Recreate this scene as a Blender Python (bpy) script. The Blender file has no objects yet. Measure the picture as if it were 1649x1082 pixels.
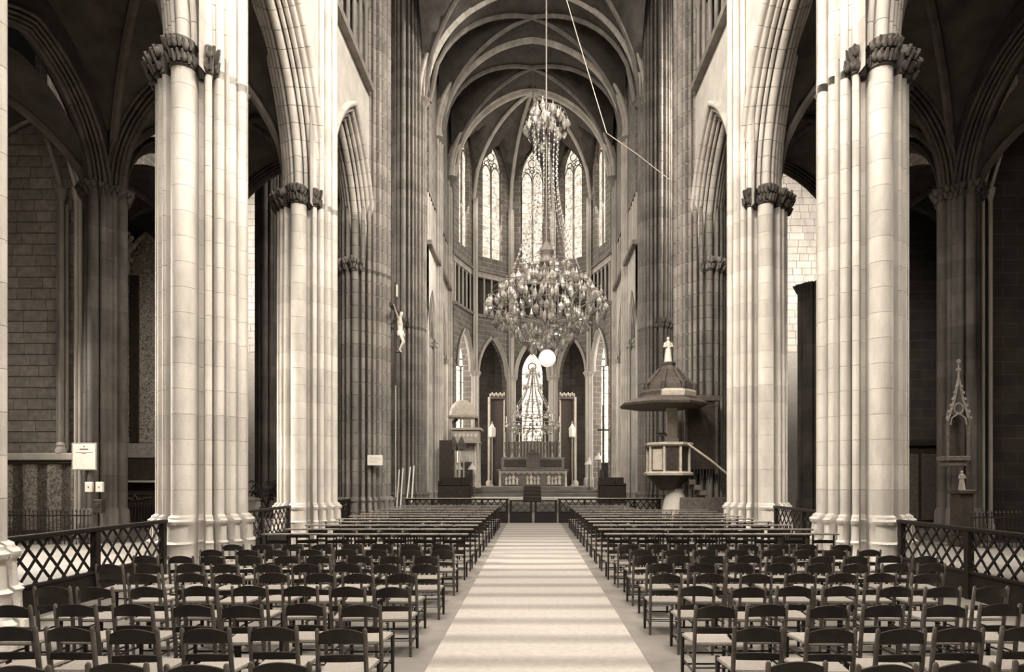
import bpy, math, random
from mathutils import Vector, Matrix
random.seed(7)
PI = math.pi
scene = bpy.context.scene
C = scene.collection

# ------------------------------------------------------------------ camera, world, light, exposure
EYE = 1.95
FPX = 1000.0
cd = bpy.data.cameras.new('camera'); cam = bpy.data.objects.new('camera', cd); C.objects.link(cam)
cam.location = (0, 0, EYE); cam.rotation_euler = (PI/2, 0, 0)
cd.sensor_width = 36.0; cd.lens = 36.0*FPX/1649.0
cd.shift_y = (770-541)/1649.0; cd.shift_x = -(857-824.5)/1649.0
cd.clip_end = 300
scene.camera = cam
w = bpy.data.worlds.new('world'); scene.world = w; w.use_nodes = True
w.node_tree.nodes['Background'].inputs[0].default_value = (1.0, 0.88, 0.76, 1)
w.node_tree.nodes['Background'].inputs[1].default_value = 0.004
vs = scene.view_settings
vs.view_transform = 'Standard'; vs.look = 'None'; vs.gamma = 1.0; vs.exposure = 0.0; vs.use_curve_mapping = False
scene.cycles.max_bounces = 6; scene.cycles.diffuse_bounces = 1; scene.cycles.glossy_bounces = 2
scene.cycles.transmission_bounces = 2; scene.cycles.transparent_max_bounces = 6
scene.cycles.sample_clamp_indirect = 4.0

WARM = (1.0, 0.935, 0.855)
def area(name, loc, target, sx, sy, watts, spread=180):
    d = bpy.data.lights.new(name, 'AREA'); d.shape = 'RECTANGLE'; d.size = sx; d.size_y = sy
    d.energy = watts; d.color = WARM; d.spread = math.radians(spread)
    o = bpy.data.objects.new(name, d); C.objects.link(o); o.location = loc
    o.rotation_euler = (Vector(target)-Vector(loc)).to_track_quat('-Z', 'Y').to_euler()
    return o
# daylight area lamps; of their windows only apse and ambulatory ones are built
area('daylight_unbuilt_west_window', (0, -5.6, 13.5), (0, 14, 5.0), 7, 11, 2000)
area('daylight_clerestory_left', (-5.6, 5.0, 20.5), (6.5, 14, 4), 9, 5, 7000)
area('daylight_clerestory_right', (5.6, 5.0, 20.5), (-6.5, 14, 4), 9, 5, 7000)
area('daylight_clerestory_left_east', (-5.7, 14.5, 21.0), (6.4, 23, 13), 6, 4.5, 800, 130)
area('daylight_clerestory_right_east', (5.7, 14.5, 21.0), (-6.4, 23, 13), 6, 4.5, 1150, 130)
area('daylight_transept_high_right', (19.0, 29.8, 23.0), (-7.0, 34.5, 18), 4.0, 6.0, 1300, 60)
area('daylight_chapel_left', (-17.2, 15.6, 7.5), (-8.0, 13.5, 0), 3.0, 6.0, 2600, 95)
area('daylight_chapel_right', (17.2, 14.5, 7.5), (8.0, 12.5, 0), 2.5, 6.0, 1300, 95)
area('daylight_transept_left', (-19.5, 29.5, 13), (-14, 37.5, 14), 5.0, 9.0, 1300, 100)
area('daylight_transept_right', (19.5, 29.5, 13), (14, 37.5, 15), 5.0, 9.0, 1200, 100)
area('fill_choir_aisle_left', (-10.4, 41.0, 9), (-6.0, 41.5, 8), 4.0, 8.0, 1500)  # added lamps, this and the next, brightening the space behind the choir arches
area('fill_choir_aisle_right', (10.4, 41.0, 9), (6.0, 41.5, 8), 4.0, 8.0, 1500)
for _d in (-72, -36, 0, 36, 72):
    _a = math.radians(_d); area('daylight_apse', (5.0*math.sin(_a), 43.5+5.0*math.cos(_a), 22.6), (0.5*math.sin(_a), 43.5+0.5*math.cos(_a), 20.0), 1.5, 6.5, 230)
area('daylight_ambulatory', (0, 52.6, 8), (0, 45, 4), 1.6, 7.0, 350)

# ------------------------------------------------------------------ materials
def mat(name, col, rough=0.8, var=0.0, scale=3.0, bump=0.0, bscale=40.0, spec=0.3, metal=0.0, col2=None, streak=False):
    m = bpy.data.materials.new(name); m.use_nodes = True
    nt = m.node_tree; b = nt.nodes['Principled BSDF']
    b.inputs['Roughness'].default_value = rough; b.inputs['Metallic'].default_value = metal
    b.inputs['Specular IOR Level'].default_value = spec
    b.inputs['Base Color'].default_value = (*col, 1)
    tc = nt.nodes.new('ShaderNodeTexCoord')
    geo = nt.nodes.new('ShaderNodeNewGeometry')
    if var > 0:
        n = nt.nodes.new('ShaderNodeTexNoise'); n.inputs['Scale'].default_value = scale
        n.inputs['Detail'].default_value = 6; n.inputs['Roughness'].default_value = 0.65
        mp = nt.nodes.new('ShaderNodeMapping')
        if streak: mp.inputs['Scale'].default_value = (1, 1, 0.35)
        nt.links.new(geo.outputs['Position'], mp.inputs['Vector'])
        nt.links.new(mp.outputs['Vector'], n.inputs['Vector'])
        r = nt.nodes.new('ShaderNodeValToRGB')
        c2 = col2 or tuple(c*(1-var) for c in col); c3 = tuple(min(1, c*(1+var*0.5)) for c in col)
        r.color_ramp.elements[0].position = 0.3; r.color_ramp.elements[0].color = (*c2, 1)
        r.color_ramp.elements[1].position = 0.7; r.color_ramp.elements[1].color = (*c3, 1)
        nt.links.new(n.outputs['Fac'], r.inputs['Fac'])
        oi = nt.nodes.new('ShaderNodeObjectInfo')
        hsv = nt.nodes.new('ShaderNodeHueSaturation')
        mr = nt.nodes.new('ShaderNodeMapRange'); mr.inputs['To Min'].default_value = 1-var*0.35; mr.inputs['To Max'].default_value = 1+var*0.3
        nt.links.new(oi.outputs['Random'], mr.inputs['Value'])
        nt.links.new(mr.outputs['Result'], hsv.inputs['Value'])
        nt.links.new(r.outputs['Color'], hsv.inputs['Color'])
        nt.links.new(hsv.outputs['Color'], b.inputs['Base Color'])
    if bump > 0:
        n2 = nt.nodes.new('ShaderNodeTexNoise'); n2.inputs['Scale'].default_value = bscale; n2.inputs['Detail'].default_value = 4
        nt.links.new(geo.outputs['Position'], n2.inputs['Vector'])
        bp = nt.nodes.new('ShaderNodeBump'); bp.inputs['Strength'].default_value = bump; bp.inputs['Distance'].default_value = 0.02
        nt.links.new(n2.outputs['Fac'], bp.inputs['Height']); nt.links.new(bp.outputs['Normal'], b.inputs['Normal'])
    return m

def ashlar(name, col, bw=0.9, bh=0.4, mort=(0.5, 0.44, 0.37)):
    """dressed stone too far off to tell the blocks apart: brick node gives tint and fine joints"""
    m = bpy.data.materials.new(name); m.use_nodes = True
    nt = m.node_tree; b = nt.nodes['Principled BSDF']; b.inputs['Roughness'].default_value = 0.85
    b.inputs['Specular IOR Level'].default_value = 0.2
    geo = nt.nodes.new('ShaderNodeNewGeometry'); sx = nt.nodes.new('ShaderNodeSeparateXYZ')
    nt.links.new(geo.outputs['Position'], sx.inputs[0])
    ad = nt.nodes.new('ShaderNodeMath'); ad.operation = 'ADD'
    nt.links.new(sx.outputs['X'], ad.inputs[0]); nt.links.new(sx.outputs['Y'], ad.inputs[1])
    cx = nt.nodes.new('ShaderNodeCombineXYZ')
    nt.links.new(ad.outputs[0], cx.inputs['X']); nt.links.new(sx.outputs['Z'], cx.inputs['Y'])
    br = nt.nodes.new('ShaderNodeTexBrick'); br.inputs['Scale'].default_value = 1.0
    br.inputs['Brick Width'].default_value = bw; br.inputs['Row Height'].default_value = bh
    br.inputs['Mortar Size'].default_value = 0.016
    br.inputs['Color1'].default_value = (*col, 1); br.inputs['Color2'].default_value = (*[c*0.8 for c in col], 1)
    br.inputs['Mortar'].default_value = (*mort, 1)
    nt.links.new(cx.outputs[0], br.inputs['Vector'])
    n = nt.nodes.new('ShaderNodeTexNoise'); n.inputs['Scale'].default_value = 1.3; n.inputs['Detail'].default_value = 7
    nt.links.new(geo.outputs['Position'], n.inputs['Vector'])
    mr = nt.nodes.new('ShaderNodeMapRange'); mr.inputs['From Min'].default_value = 0.3; mr.inputs['From Max'].default_value = 0.7
    mr.inputs['To Min'].default_value = 0.7; mr.inputs['To Max'].default_value = 1.1
    nt.links.new(n.outputs['Fac'], mr.inputs['Value'])
    mx = nt.nodes.new('ShaderNodeVectorMath'); mx.operation = 'SCALE'
    nt.links.new(br.outputs['Color'], mx.inputs[0]); nt.links.new(mr.outputs['Result'], mx.inputs['Scale'])
    nt.links.new(mx.outputs[0], b.inputs['Base Color'])
    bp = nt.nodes.new('ShaderNodeBump'); bp.inputs['Strength'].default_value = 0.4; bp.inputs['Distance'].default_value = 0.02; bp.invert = True
    nt.links.new(br.outputs['Fac'], bp.inputs['Height']); nt.links.new(bp.outputs['Normal'], b.inputs['Normal'])
    return m

def glass_mat(name, strength, dark=(0.30, 0.22, 0.16), scale=5.0, th=0.055):
    """daylit leaded glass: light comes through pale quarries, thin leads and painted figures stay dark"""
    m = bpy.data.materials.new(name); m.use_nodes = True
    nt = m.node_tree; nt.nodes.clear()
    out = nt.nodes.new('ShaderNodeOutputMaterial'); em = nt.nodes.new('ShaderNodeEmission'); em.inputs['Strength'].default_value = strength
    geo = nt.nodes.new('ShaderNodeNewGeometry')
    v = nt.nodes.new('ShaderNodeTexVoronoi'); v.feature = 'DISTANCE_TO_EDGE'; v.inputs['Scale'].default_value = scale
    n = nt.nodes.new('ShaderNodeTexNoise'); n.inputs['Scale'].default_value = 3.2; n.inputs['Detail'].default_value = 5
    nt.links.new(geo.outputs['Position'], v.inputs['Vector']); nt.links.new(geo.outputs['Position'], n.inputs['Vector'])
    r1 = nt.nodes.new('ShaderNodeValToRGB'); r1.color_ramp.elements[0].position = th*0.5; r1.color_ramp.elements[0].color = (*dark, 1)
    r1.color_ramp.elements[1].position = th*1.6; r1.color_ramp.elements[1].color = (1, 0.95, 0.85, 1)
    nt.links.new(v.outputs['Distance'], r1.inputs['Fac'])
    r2 = nt.nodes.new('ShaderNodeValToRGB'); r2.color_ramp.elements[0].position = 0.36; r2.color_ramp.elements[0].color = (0.62, 0.56, 0.49, 1)
    r2.color_ramp.elements[1].position = 0.58; r2.color_ramp.elements[1].color = (1, 0.95, 0.86, 1)
    nt.links.new(n.outputs['Fac'], r2.inputs['Fac'])
    mx = nt.nodes.new('ShaderNodeVectorMath'); mx.operation = 'MULTIPLY'
    nt.links.new(r1.outputs[0], mx.inputs[0]); nt.links.new(r2.outputs[0], mx.inputs[1])
    nt.links.new(mx.outputs[0], em.inputs['Color']); nt.links.new(em.outputs[0], out.inputs[0])
    return m

def damask_mat(name, c1, c2, scale=1.0, stripes=0.0):
    m = bpy.data.materials.new(name); m.use_nodes = True
    nt = m.node_tree; b = nt.nodes['Principled BSDF']; b.inputs['Roughness'].default_value = 0.8
    geo = nt.nodes.new('ShaderNodeNewGeometry'); mp = nt.nodes.new('ShaderNodeMapping')
    mp.inputs['Scale'].default_value = (scale, scale, scale)
    nt.links.new(geo.outputs['Position'], mp.inputs['Vector'])
    n = nt.nodes.new('ShaderNodeTexNoise'); n.inputs['Scale'].default_value = 4.5; n.inputs['Detail'].default_value = 2; n.inputs['Distortion'].default_value = 2.5
    nt.links.new(mp.outputs[0], n.inputs['Vector'])
    r = nt.nodes.new('ShaderNodeValToRGB'); e = r.color_ramp.elements
    e[0].position = 0.42; e[0].color = (*c1, 1); e[1].position = 0.6; e[1].color = (*c1, 1)
    k = e.new(0.47); k.color = (*c2, 1); k = e.new(0.53); k.color = (*c2, 1)
    nt.links.new(n.outputs['Fac'], r.inputs['Fac'])
    nt.links.new(r.outputs[0], b.inputs['Base Color'])
    if stripes > 0:
        s = nt.nodes.new('ShaderNodeTexWave'); s.wave_type = 'BANDS'; s.bands_direction = 'X'; s.inputs['Scale'].default_value = stripes
        s.inputs['Distortion'].default_value = 0.0; s.inputs['Phase Offset'].default_value = 1.2
        nt.links.new(geo.outputs['Position'], s.inputs['Vector'])
        r3 = nt.nodes.new('ShaderNodeValToRGB'); r3.color_ramp.elements[0].position = 0.35; r3.color_ramp.elements[0].color = (0.38, 0.36, 0.34, 1)
        r3.color_ramp.elements[1].position = 0.5; r3.color_ramp.elements[1].color = (1, 1, 1, 1)
        nt.links.new(s.outputs['Fac'], r3.inputs['Fac'])
        mx = nt.nodes.new('ShaderNodeVectorMath'); mx.operation = 'MULTIPLY'
        nt.links.new(r.outputs[0], mx.inputs[0]); nt.links.new(r3.outputs[0], mx.inputs[1]); nt.links.new(mx.outputs[0], b.inputs['Base Color'])
    return m

def runner_mat():  # soft bands of light across the aisle are painted into the runner colour
    m = bpy.data.materials.new('light_banded_runner'); m.use_nodes = True
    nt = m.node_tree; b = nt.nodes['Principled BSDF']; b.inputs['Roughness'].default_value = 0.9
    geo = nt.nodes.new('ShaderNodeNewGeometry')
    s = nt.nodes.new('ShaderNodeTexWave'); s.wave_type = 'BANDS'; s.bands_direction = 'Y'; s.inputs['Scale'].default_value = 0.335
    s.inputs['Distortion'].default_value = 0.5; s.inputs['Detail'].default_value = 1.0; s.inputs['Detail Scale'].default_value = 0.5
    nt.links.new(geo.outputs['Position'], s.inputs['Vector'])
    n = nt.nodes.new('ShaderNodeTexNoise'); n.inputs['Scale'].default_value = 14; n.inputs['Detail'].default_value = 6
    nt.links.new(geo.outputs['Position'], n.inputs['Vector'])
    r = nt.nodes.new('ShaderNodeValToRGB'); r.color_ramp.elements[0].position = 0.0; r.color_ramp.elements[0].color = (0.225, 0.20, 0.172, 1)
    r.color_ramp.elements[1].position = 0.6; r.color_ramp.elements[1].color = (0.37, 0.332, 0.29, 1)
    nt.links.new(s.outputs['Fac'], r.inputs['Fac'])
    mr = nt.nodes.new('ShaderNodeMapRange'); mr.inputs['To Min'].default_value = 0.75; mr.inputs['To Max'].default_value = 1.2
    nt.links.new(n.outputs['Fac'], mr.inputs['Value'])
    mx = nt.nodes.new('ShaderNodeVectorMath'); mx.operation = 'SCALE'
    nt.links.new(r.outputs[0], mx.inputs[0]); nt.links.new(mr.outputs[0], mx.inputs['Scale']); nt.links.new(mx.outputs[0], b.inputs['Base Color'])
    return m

M = {
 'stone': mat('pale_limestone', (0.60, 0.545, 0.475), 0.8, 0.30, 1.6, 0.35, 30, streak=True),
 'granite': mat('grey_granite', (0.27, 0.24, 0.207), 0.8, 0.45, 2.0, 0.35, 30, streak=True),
 'shade_granite': mat('shade_darkened_granite', (0.115, 0.10, 0.086), 0.85, 0.5, 2.0, 0.35, 30, streak=True),  # granite copy with the aisle shade put into its colour
 'plaster': mat('pale_wall_plaster', (0.72, 0.665, 0.59), 0.85, 0.22, 1.4, 0.2, 20),
 'mortar': mat('lime_mortar', (0.50, 0.455, 0.40), 0.9, 0.2, 8),
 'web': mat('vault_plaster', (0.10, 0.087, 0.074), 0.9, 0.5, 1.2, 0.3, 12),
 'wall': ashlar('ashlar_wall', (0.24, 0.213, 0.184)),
 'darkwall': ashlar('dark_ashlar_wall', (0.085, 0.073, 0.062), mort=(0.12, 0.103, 0.088)),  # darker ashlar copy, shade of aisles and galleries put into its colour
 'block': mat('wall_block', (0.34, 0.30, 0.26), 0.85, 0.4, 5, 0.4, 40),
 'floor': mat('stone_floor', (0.20, 0.178, 0.154), 0.6, 0.35, 1.0, 0.1, 20),
 'iron': mat('dark_iron', (0.022, 0.017, 0.014), 0.45, 0.2, 8, spec=0.4),
 'railwood': mat('dark_rail_wood', (0.017, 0.0135, 0.011), 0.45, 0.4, 10, spec=0.25),
 'chairwood': mat('dark_chair_wood', (0.020, 0.016, 0.0135), 0.3, 0.4, 14, spec=0.35),
 'postwood': mat('worn_highlit_chair_wood', (0.085, 0.07, 0.057), 0.3, 0.5, 14, spec=0.5),  # worn posts, their bright highlights put into a lighter wood colour
 'rush': mat('straw_rush', (0.29, 0.256, 0.218), 0.6, 0.35, 60, 0.5, 120),
 'darkwood': mat('dark_oak', (0.05, 0.037, 0.028), 0.5, 0.5, 8, 0.2, 30),
 'midwood': mat('carved_oak', (0.12, 0.098, 0.08), 0.5, 0.5, 8, 0.2, 30),
 'palewood': mat('pale_painted_and_lit_wood', (0.56, 0.49, 0.40), 0.5, 0.3, 6),
 'white': mat('white_paint', (0.80, 0.75, 0.66), 0.6, 0.12, 6),
 'paper': mat('paper', (0.78, 0.72, 0.62), 0.8, 0.15, 12),
 'ink': mat('ink', (0.06, 0.045, 0.035), 0.8),
 'gilt': mat('gilt_metal', (0.30, 0.265, 0.225), 0.35, 0.3, 10, metal=0.2, spec=0.5),
 'crystal': mat('smoky_crystal', (0.44, 0.40, 0.35), 0.15, 0.7, 7, spec=0.9),
 'marble': mat('veined_marble', (0.17, 0.15, 0.13), 0.4, 0.5, 6),
 'leaf': mat('palm_leaf', (0.035, 0.03, 0.022), 0.4, 0.4, 10, spec=0.5),
 'cloth': mat('white_cloth', (0.80, 0.75, 0.67), 0.9, 0.1, 4),
 'darkcloth': mat('dark_cloth', (0.07, 0.055, 0.045), 0.95, 0.3, 6),
 'curtain': mat('grey_curtain', (0.33, 0.285, 0.24), 0.9, 0.3, 8),
 'ivory': mat('ivory', (0.74, 0.68, 0.58), 0.5, 0.2, 10),
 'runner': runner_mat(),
 'damask': damask_mat('floral_damask', (0.34, 0.30, 0.25), (0.13, 0.105, 0.085), 1.0, 0.42),
 'filigree': damask_mat('filigree_panel', (0.10, 0.08, 0.065), (0.50, 0.44, 0.36), 1.6),
 'glass': glass_mat('clerestory_glass', 1.35, scale=4.0, th=0.022),
 'glass_low': glass_mat('ambulatory_glass', 2.0, dark=(0.6, 0.54, 0.47), scale=3.0, th=0.02),
}
lamp = bpy.data.materials.new('lit_opal_glass'); lamp.use_nodes = True
bs = lamp.node_tree.nodes['Principled BSDF']; bs.inputs['Base Color'].default_value = (0.9, 0.85, 0.76, 1)
bs.inputs['Emission Color'].default_value = (1, 0.93, 0.82, 1); bs.inputs['Emission Strength'].default_value = 0.75
M['lamp'] = lamp

# ------------------------------------------------------------------ mesh helpers
class MB:
    def __init__(s): s.v = []; s.f = []
    def add(s, vs_, fs):
        o = len(s.v); s.v += [tuple(p) for p in vs_]; s.f += [tuple(i+o for i in f) for f in fs]; return s
    def box(s, x0, x1, y0, y1, z0, z1):
        return s.add([(x0,y0,z0),(x1,y0,z0),(x1,y1,z0),(x0,y1,z0),(x0,y0,z1),(x1,y0,z1),(x1,y1,z1),(x0,y1,z1)],
                     [(0,3,2,1),(4,5,6,7),(0,1,5,4),(1,2,6,5),(2,3,7,6),(3,0,4,7)])
    def cbox(s, x0, x1, y0, y1, z0, z1, b):
        """box with chamfered long edges on every side"""
        v = []
        for z, k in ((z0, b), (z0+b, 0), (z1-b, 0), (z1, b)):
            v += [(x0+k,y0+k,z),(x1-k,y0+k,z),(x1-k,y1-k,z),(x0+k,y1-k,z)]
        f = [(3,2,1,0),(12,13,14,15)]
        for r in range(3):
            for i in range(4):
                j = (i+1) % 4; f.append((r*4+i, r*4+j, r*4+4+j, r*4+4+i))
        return s.add(v, f)
    def cyl(s, p0, p1, r0, r1=None, n=10, cap=True):
        r1 = r0 if r1 is None else r1
        p0 = Vector(p0); p1 = Vector(p1); d = (p1-p0).normalized()
        a = d.orthogonal().normalized(); b = d.cross(a)
        v = []
        for p, r in ((p0, r0), (p1, r1)):
            for i in range(n):
                t = 2*PI*i/n; v.append(p + a*(r*math.cos(t)) + b*(r*math.sin(t)))
        f = [(i, (i+1) % n, n+(i+1) % n, n+i) for i in range(n)]
        if cap: f += [tuple(range(n-1, -1, -1)), tuple(range(n, 2*n))]
        return s.add(v, f)
    def tube(s, pts, r, n=8):
        pts = [Vector(p) for p in pts]; rs = r if isinstance(r, (list, tuple)) else [r]*len(pts)
        v = []; up = None
        for i, p in enumerate(pts):
            d = (pts[min(i+1, len(pts)-1)] - pts[max(i-1, 0)]).normalized()
            if up is None: up = d.orthogonal().normalized()
            up = (up - d*up.dot(d)); up = up.normalized() if up.length > 1e-6 else d.orthogonal().normalized()
            b = d.cross(up)
            for k in range(n):
                t = 2*PI*k/n; v.append(p + up*(rs[i]*math.cos(t)) + b*(rs[i]*math.sin(t)))
        f = []
        for i in range(len(pts)-1):
            for k in range(n):
                k2 = (k+1) % n; f.append((i*n+k, i*n+k2, (i+1)*n+k2, (i+1)*n+k))
        f += [tuple(range(n-1, -1, -1)), tuple(range((len(pts)-1)*n, len(pts)*n))]
        return s.add(v, f)
    def lathe(s, prof, c=(0,0,0), n=20, cap=True):
        v = []; m = len(prof)
        for r, z in prof:
            for k in range(n):
                t = 2*PI*k/n; v.append((c[0]+r*math.cos(t), c[1]+r*math.sin(t), c[2]+z))
        f = []
        for i in range(m-1):
            for k in range(n):
                k2 = (k+1) % n; f.append((i*n+k, i*n+k2, (i+1)*n+k2, (i+1)*n+k))
        if cap: f += [tuple(range(n-1, -1, -1)), tuple(range((m-1)*n, m*n))]
        return s.add(v, f)
    def ell(s, c, rx, ry, rz, n=10, m=6):
        prof = [(max(1e-3, math.sin(PI*i/m)), -math.cos(PI*i/m)) for i in range(m+1)]
        o = len(s.v); s.lathe(prof, (0,0,0), n)
        for i in range(o, len(s.v)):
            x, y, z = s.v[i]; s.v[i] = (c[0]+x*rx, c[1]+y*ry, c[2]+z*rz)
        return s
    def prism(s, poly, z0, z1, s0=1.0, s1=1.0):
        n = len(poly)
        v = [(x*s0, y*s0, z0) for x, y in poly] + [(x*s1, y*s1, z1) for x, y in poly]
        return s.add(v, [(i, (i+1) % n, n+(i+1) % n, n+i) for i in range(n)] + [tuple(range(n-1, -1, -1)), tuple(range(n, 2*n))])
    def rings(s, poly, levels, cap=True):
        """stack of scaled copies of a plan outline: levels = [(z, scale)]"""
        n = len(poly); v = []
        for z, k in levels: v += [(x*k, y*k, z) for x, y in poly]
        f = []
        for i in range(len(levels)-1):
            for k in range(n):
                k2 = (k+1) % n; f.append((i*n+k, i*n+k2, (i+1)*n+k2, (i+1)*n+k))
        if cap: f += [tuple(range(n-1, -1, -1)), tuple(range((len(levels)-1)*n, len(levels)*n))]
        return s.add(v, f)
    def mesh(s, name, m, smooth=True, ang=40):
        me = bpy.data.meshes.new(name); me.from_pydata(s.v, [], s.f); me.materials.append(m if not isinstance(m, str) else M[m])
        if smooth:
            me.shade_smooth(); me.set_sharp_from_angle(angle=math.radians(ang))
        me.update(); return me
    def build(s, name, m, parent=None, smooth=True, loc=None, rot=None):
        return link(name, s.mesh(name, m, smooth), parent, loc, rot)

def link(name, me, parent=None, loc=None, rot=None, scale=None):
    o = bpy.data.objects.new(name, me); C.objects.link(o)
    if parent: o.parent = parent
    if loc is not None: o.location = loc
    if rot is not None: o.rotation_euler = rot
    if scale is not None: o.scale = scale
    return o
def thing(name, label, cat, loc=(0,0,0), rz=0, group=None):
    o = bpy.data.objects.new(name, None); C.objects.link(o); o.empty_display_size = 0.2
    o.location = loc; o.rotation_euler = (0, 0, rz); return tag(o, label, cat, group)
def tag(o, label, cat, group=None):
    o['label'] = label; o['category'] = cat
    if group: o['group'] = group
    return o
def struct(o, label=None, cat=None):
    o['kind'] = 'structure'
    if label: o['label'] = label
    if cat: o['category'] = cat
    return o
def copy_tree(root, label=None):
    r = root.copy(); C.objects.link(r)
    for ch in root.children:
        c = ch.copy(); C.objects.link(c); c.parent = r
        for g in ch.children:
            d = g.copy(); C.objects.link(d); d.parent = c
    if label: r['label'] = label
    return r

# pointed arch maths: half span a, rise h
def arcR(a, h): return (a*a+h*h)/(2*a)
def pz(x, a, h):
    R = arcR(a, h); x = min(abs(x), a)
    q = R*R-(x+R-a)**2
    return math.sqrt(max(q, 0))
def arch_pts(a, h, n=14, off=0.0):
    """list of (u,z) from left springing over the apex to the right springing; off pushes the curve outwards"""
    R = arcR(a, h); ph = math.acos((R-a)/(R+off)) if R > a else PI/2
    right = [(a-R+(R+off)*math.cos(ph*i/n), (R+off)*math.sin(ph*i/n)) for i in range(n+1)]
    left = [(-u, z) for u, z in right]
    return left + right[::-1][1:]
def arch_wall(mb, U0, U1, z0, z1, c, a, spring, h, t0, t1, sill=None, n=10, off=0.0):
    """wall slab in the u-z plane, thickness w from t0 to t1, pierced by a pointed opening centred on u=c"""
    pts = [(c+u, spring+z) for u, z in arch_pts(a, h, n, off)]
    zs = z0 if sill is None else sill
    path = [(pts[0][0], zs)] + pts + [(pts[-1][0], zs)]
    k = len(path)
    for wv in (t0, t1):
        v = [(u, wv, z) for u, z in path] + [(u, wv, z1) for u, z in path] + [(U0, wv, z0), (U0, wv, z1), (U1, wv, z0), (U1, wv, z1), (path[0][0], wv, z0), (path[-1][0], wv, z0)]
        f = [(i, i+1, k+i+1, k+i) for i in range(k-1)]
        e = 2*k
        f += [(e, e+4, k, e+1)] if False else []
        f += [(e, e+4, 0, k, e+1), (e+5, e+2, e+3, 2*k-1, k-1)]
        if sill is not None: f += [(e+4, e+5, k-1, 0)]
        mb.add(v, f)
    v = [(u, t0, z) for u, z in path] + [(u, t1, z) for u, z in path]
    mb.add(v, [(i, i+1, k+i+1, k+i) for i in range(k-1)] + ([(k-1, 0, k, 2*k-1)] if sill is not None else []))
    mb.add([(U0,t0,z1),(U1,t0,z1),(U1,t1,z1),(U0,t1,z1)], [(0,1,2,3)])
    return mb

# ------------------------------------------------------------------ plan outlines of piers
def outline(core, circles, n=176):
    out = []
    for i in range(n):
        t = 2*PI*i/n; c, s_ = math.cos(t), math.sin(t)
        r = core/(abs(c)+abs(s_))
        for (ang, D, rr) in circles:
            d = t-ang; sd = D*math.sin(d)
            if abs(sd) < rr and math.cos(d) > 0: r = max(r, D*math.cos(d)+math.sqrt(rr*rr-sd*sd))
        out.append((r*c, r*s_))
    return out
def quad(lst):
    """shafts given for one quarter turn (angle, distance, radius), mirrored into the other quarters"""
    out = []
    for (o, d, r) in lst:
        for q in {o, -o, 180-o, 180+o}: out.append((math.radians(q % 360), d, r))
    return out
CL = outline(0.60, quad([(0, 0.82, 0.11), (19.5, 0.79, 0.085), (37, 0.74, 0.082), (54, 0.72, 0.075), (90, 0.70, 0.23)]), 300)
CLX = outline(0.78, quad([(0, 0.95, 0.12), (17, 0.95, 0.07), (31, 0.90, 0.07), (45, 0.85, 0.07), (59, 0.90, 0.07), (73, 0.95, 0.07), (90, 0.95, 0.12)]), 360)
def clip_poly(poly, xmin):
    return [(max(x, xmin), y) for x, y in poly]

def course_mesh(name, poly, hgt, m, gap=0.007, sc=1.0):
    p = [(x*sc, y*sc) for x, y in poly]
    return MB().rings(p, [(0, 1.0), (hgt-gap, 1.0)]).mesh(name, m, True, 35)

def capital(poly, z0, z1, sc, skip, parent, m, seed):
    """carved leaf band; skip(angle) is True where the shafts run past without a capital"""
    rnd = random.Random(seed)
    n = len(poly); mb = MB()
    keep = [i for i in range(n) if not skip(math.atan2(poly[i][1], poly[i][0]))]
    ks = set(keep)
    lv = [(z0, 1.0), (z0+0.03, 1.05), (z0+0.08, 1.03), (z0+(z1-z0)*0.55, 1.08), (z1-0.12, 1.17), (z1-0.05, 1.19), (z1, 1.10)]
    for i in keep:
        j = (i+1) % n
        if j not in ks: continue
        for q in range(len(lv)-1):
            (za, ka), (zb, kb) = lv[q], lv[q+1]
            mb.add([(poly[i][0]*sc*ka, poly[i][1]*sc*ka, za), (poly[j][0]*sc*ka, poly[j][1]*sc*ka, za),
                    (poly[j][0]*sc*kb, poly[j][1]*sc*kb, zb), (poly[i][0]*sc*kb, poly[i][1]*sc*kb, zb)], [(0,1,2,3)])
    o = mb.build('capital', m, parent)
    lf = MB()
    for row, (zz, kk) in enumerate(((z0+(z1-z0)*0.30, 1.08), (z0+(z1-z0)*0.68, 1.17))):
        for i in keep[::4]:
            i = (i+row*2) % n
            if i not in ks: continue
            x, y = poly[i][0]*sc*kk, poly[i][1]*sc*kk; a = math.atan2(y, x)
            r = 0.055+0.03*rnd.random(); zc = zz+rnd.uniform(-0.04, 0.04)
            lf.ell((x, y, zc), r*0.9, r*0.9, r*1.5, 6, 4)
            lf.tube([(x, y, zc-0.09), (x+0.05*math.cos(a), y+0.05*math.sin(a), zc+0.02), (x+0.09*math.cos(a), y+0.09*math.sin(a), zc+0.07), (x+0.05*math.cos(a), y+0.05*math.sin(a), zc+0.11)], [0.03, 0.035, 0.03, 0.012], 5)
    q = lf.build('carved_foliage', m, o); q['kind'] = 'stuff'
    return o

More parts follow.
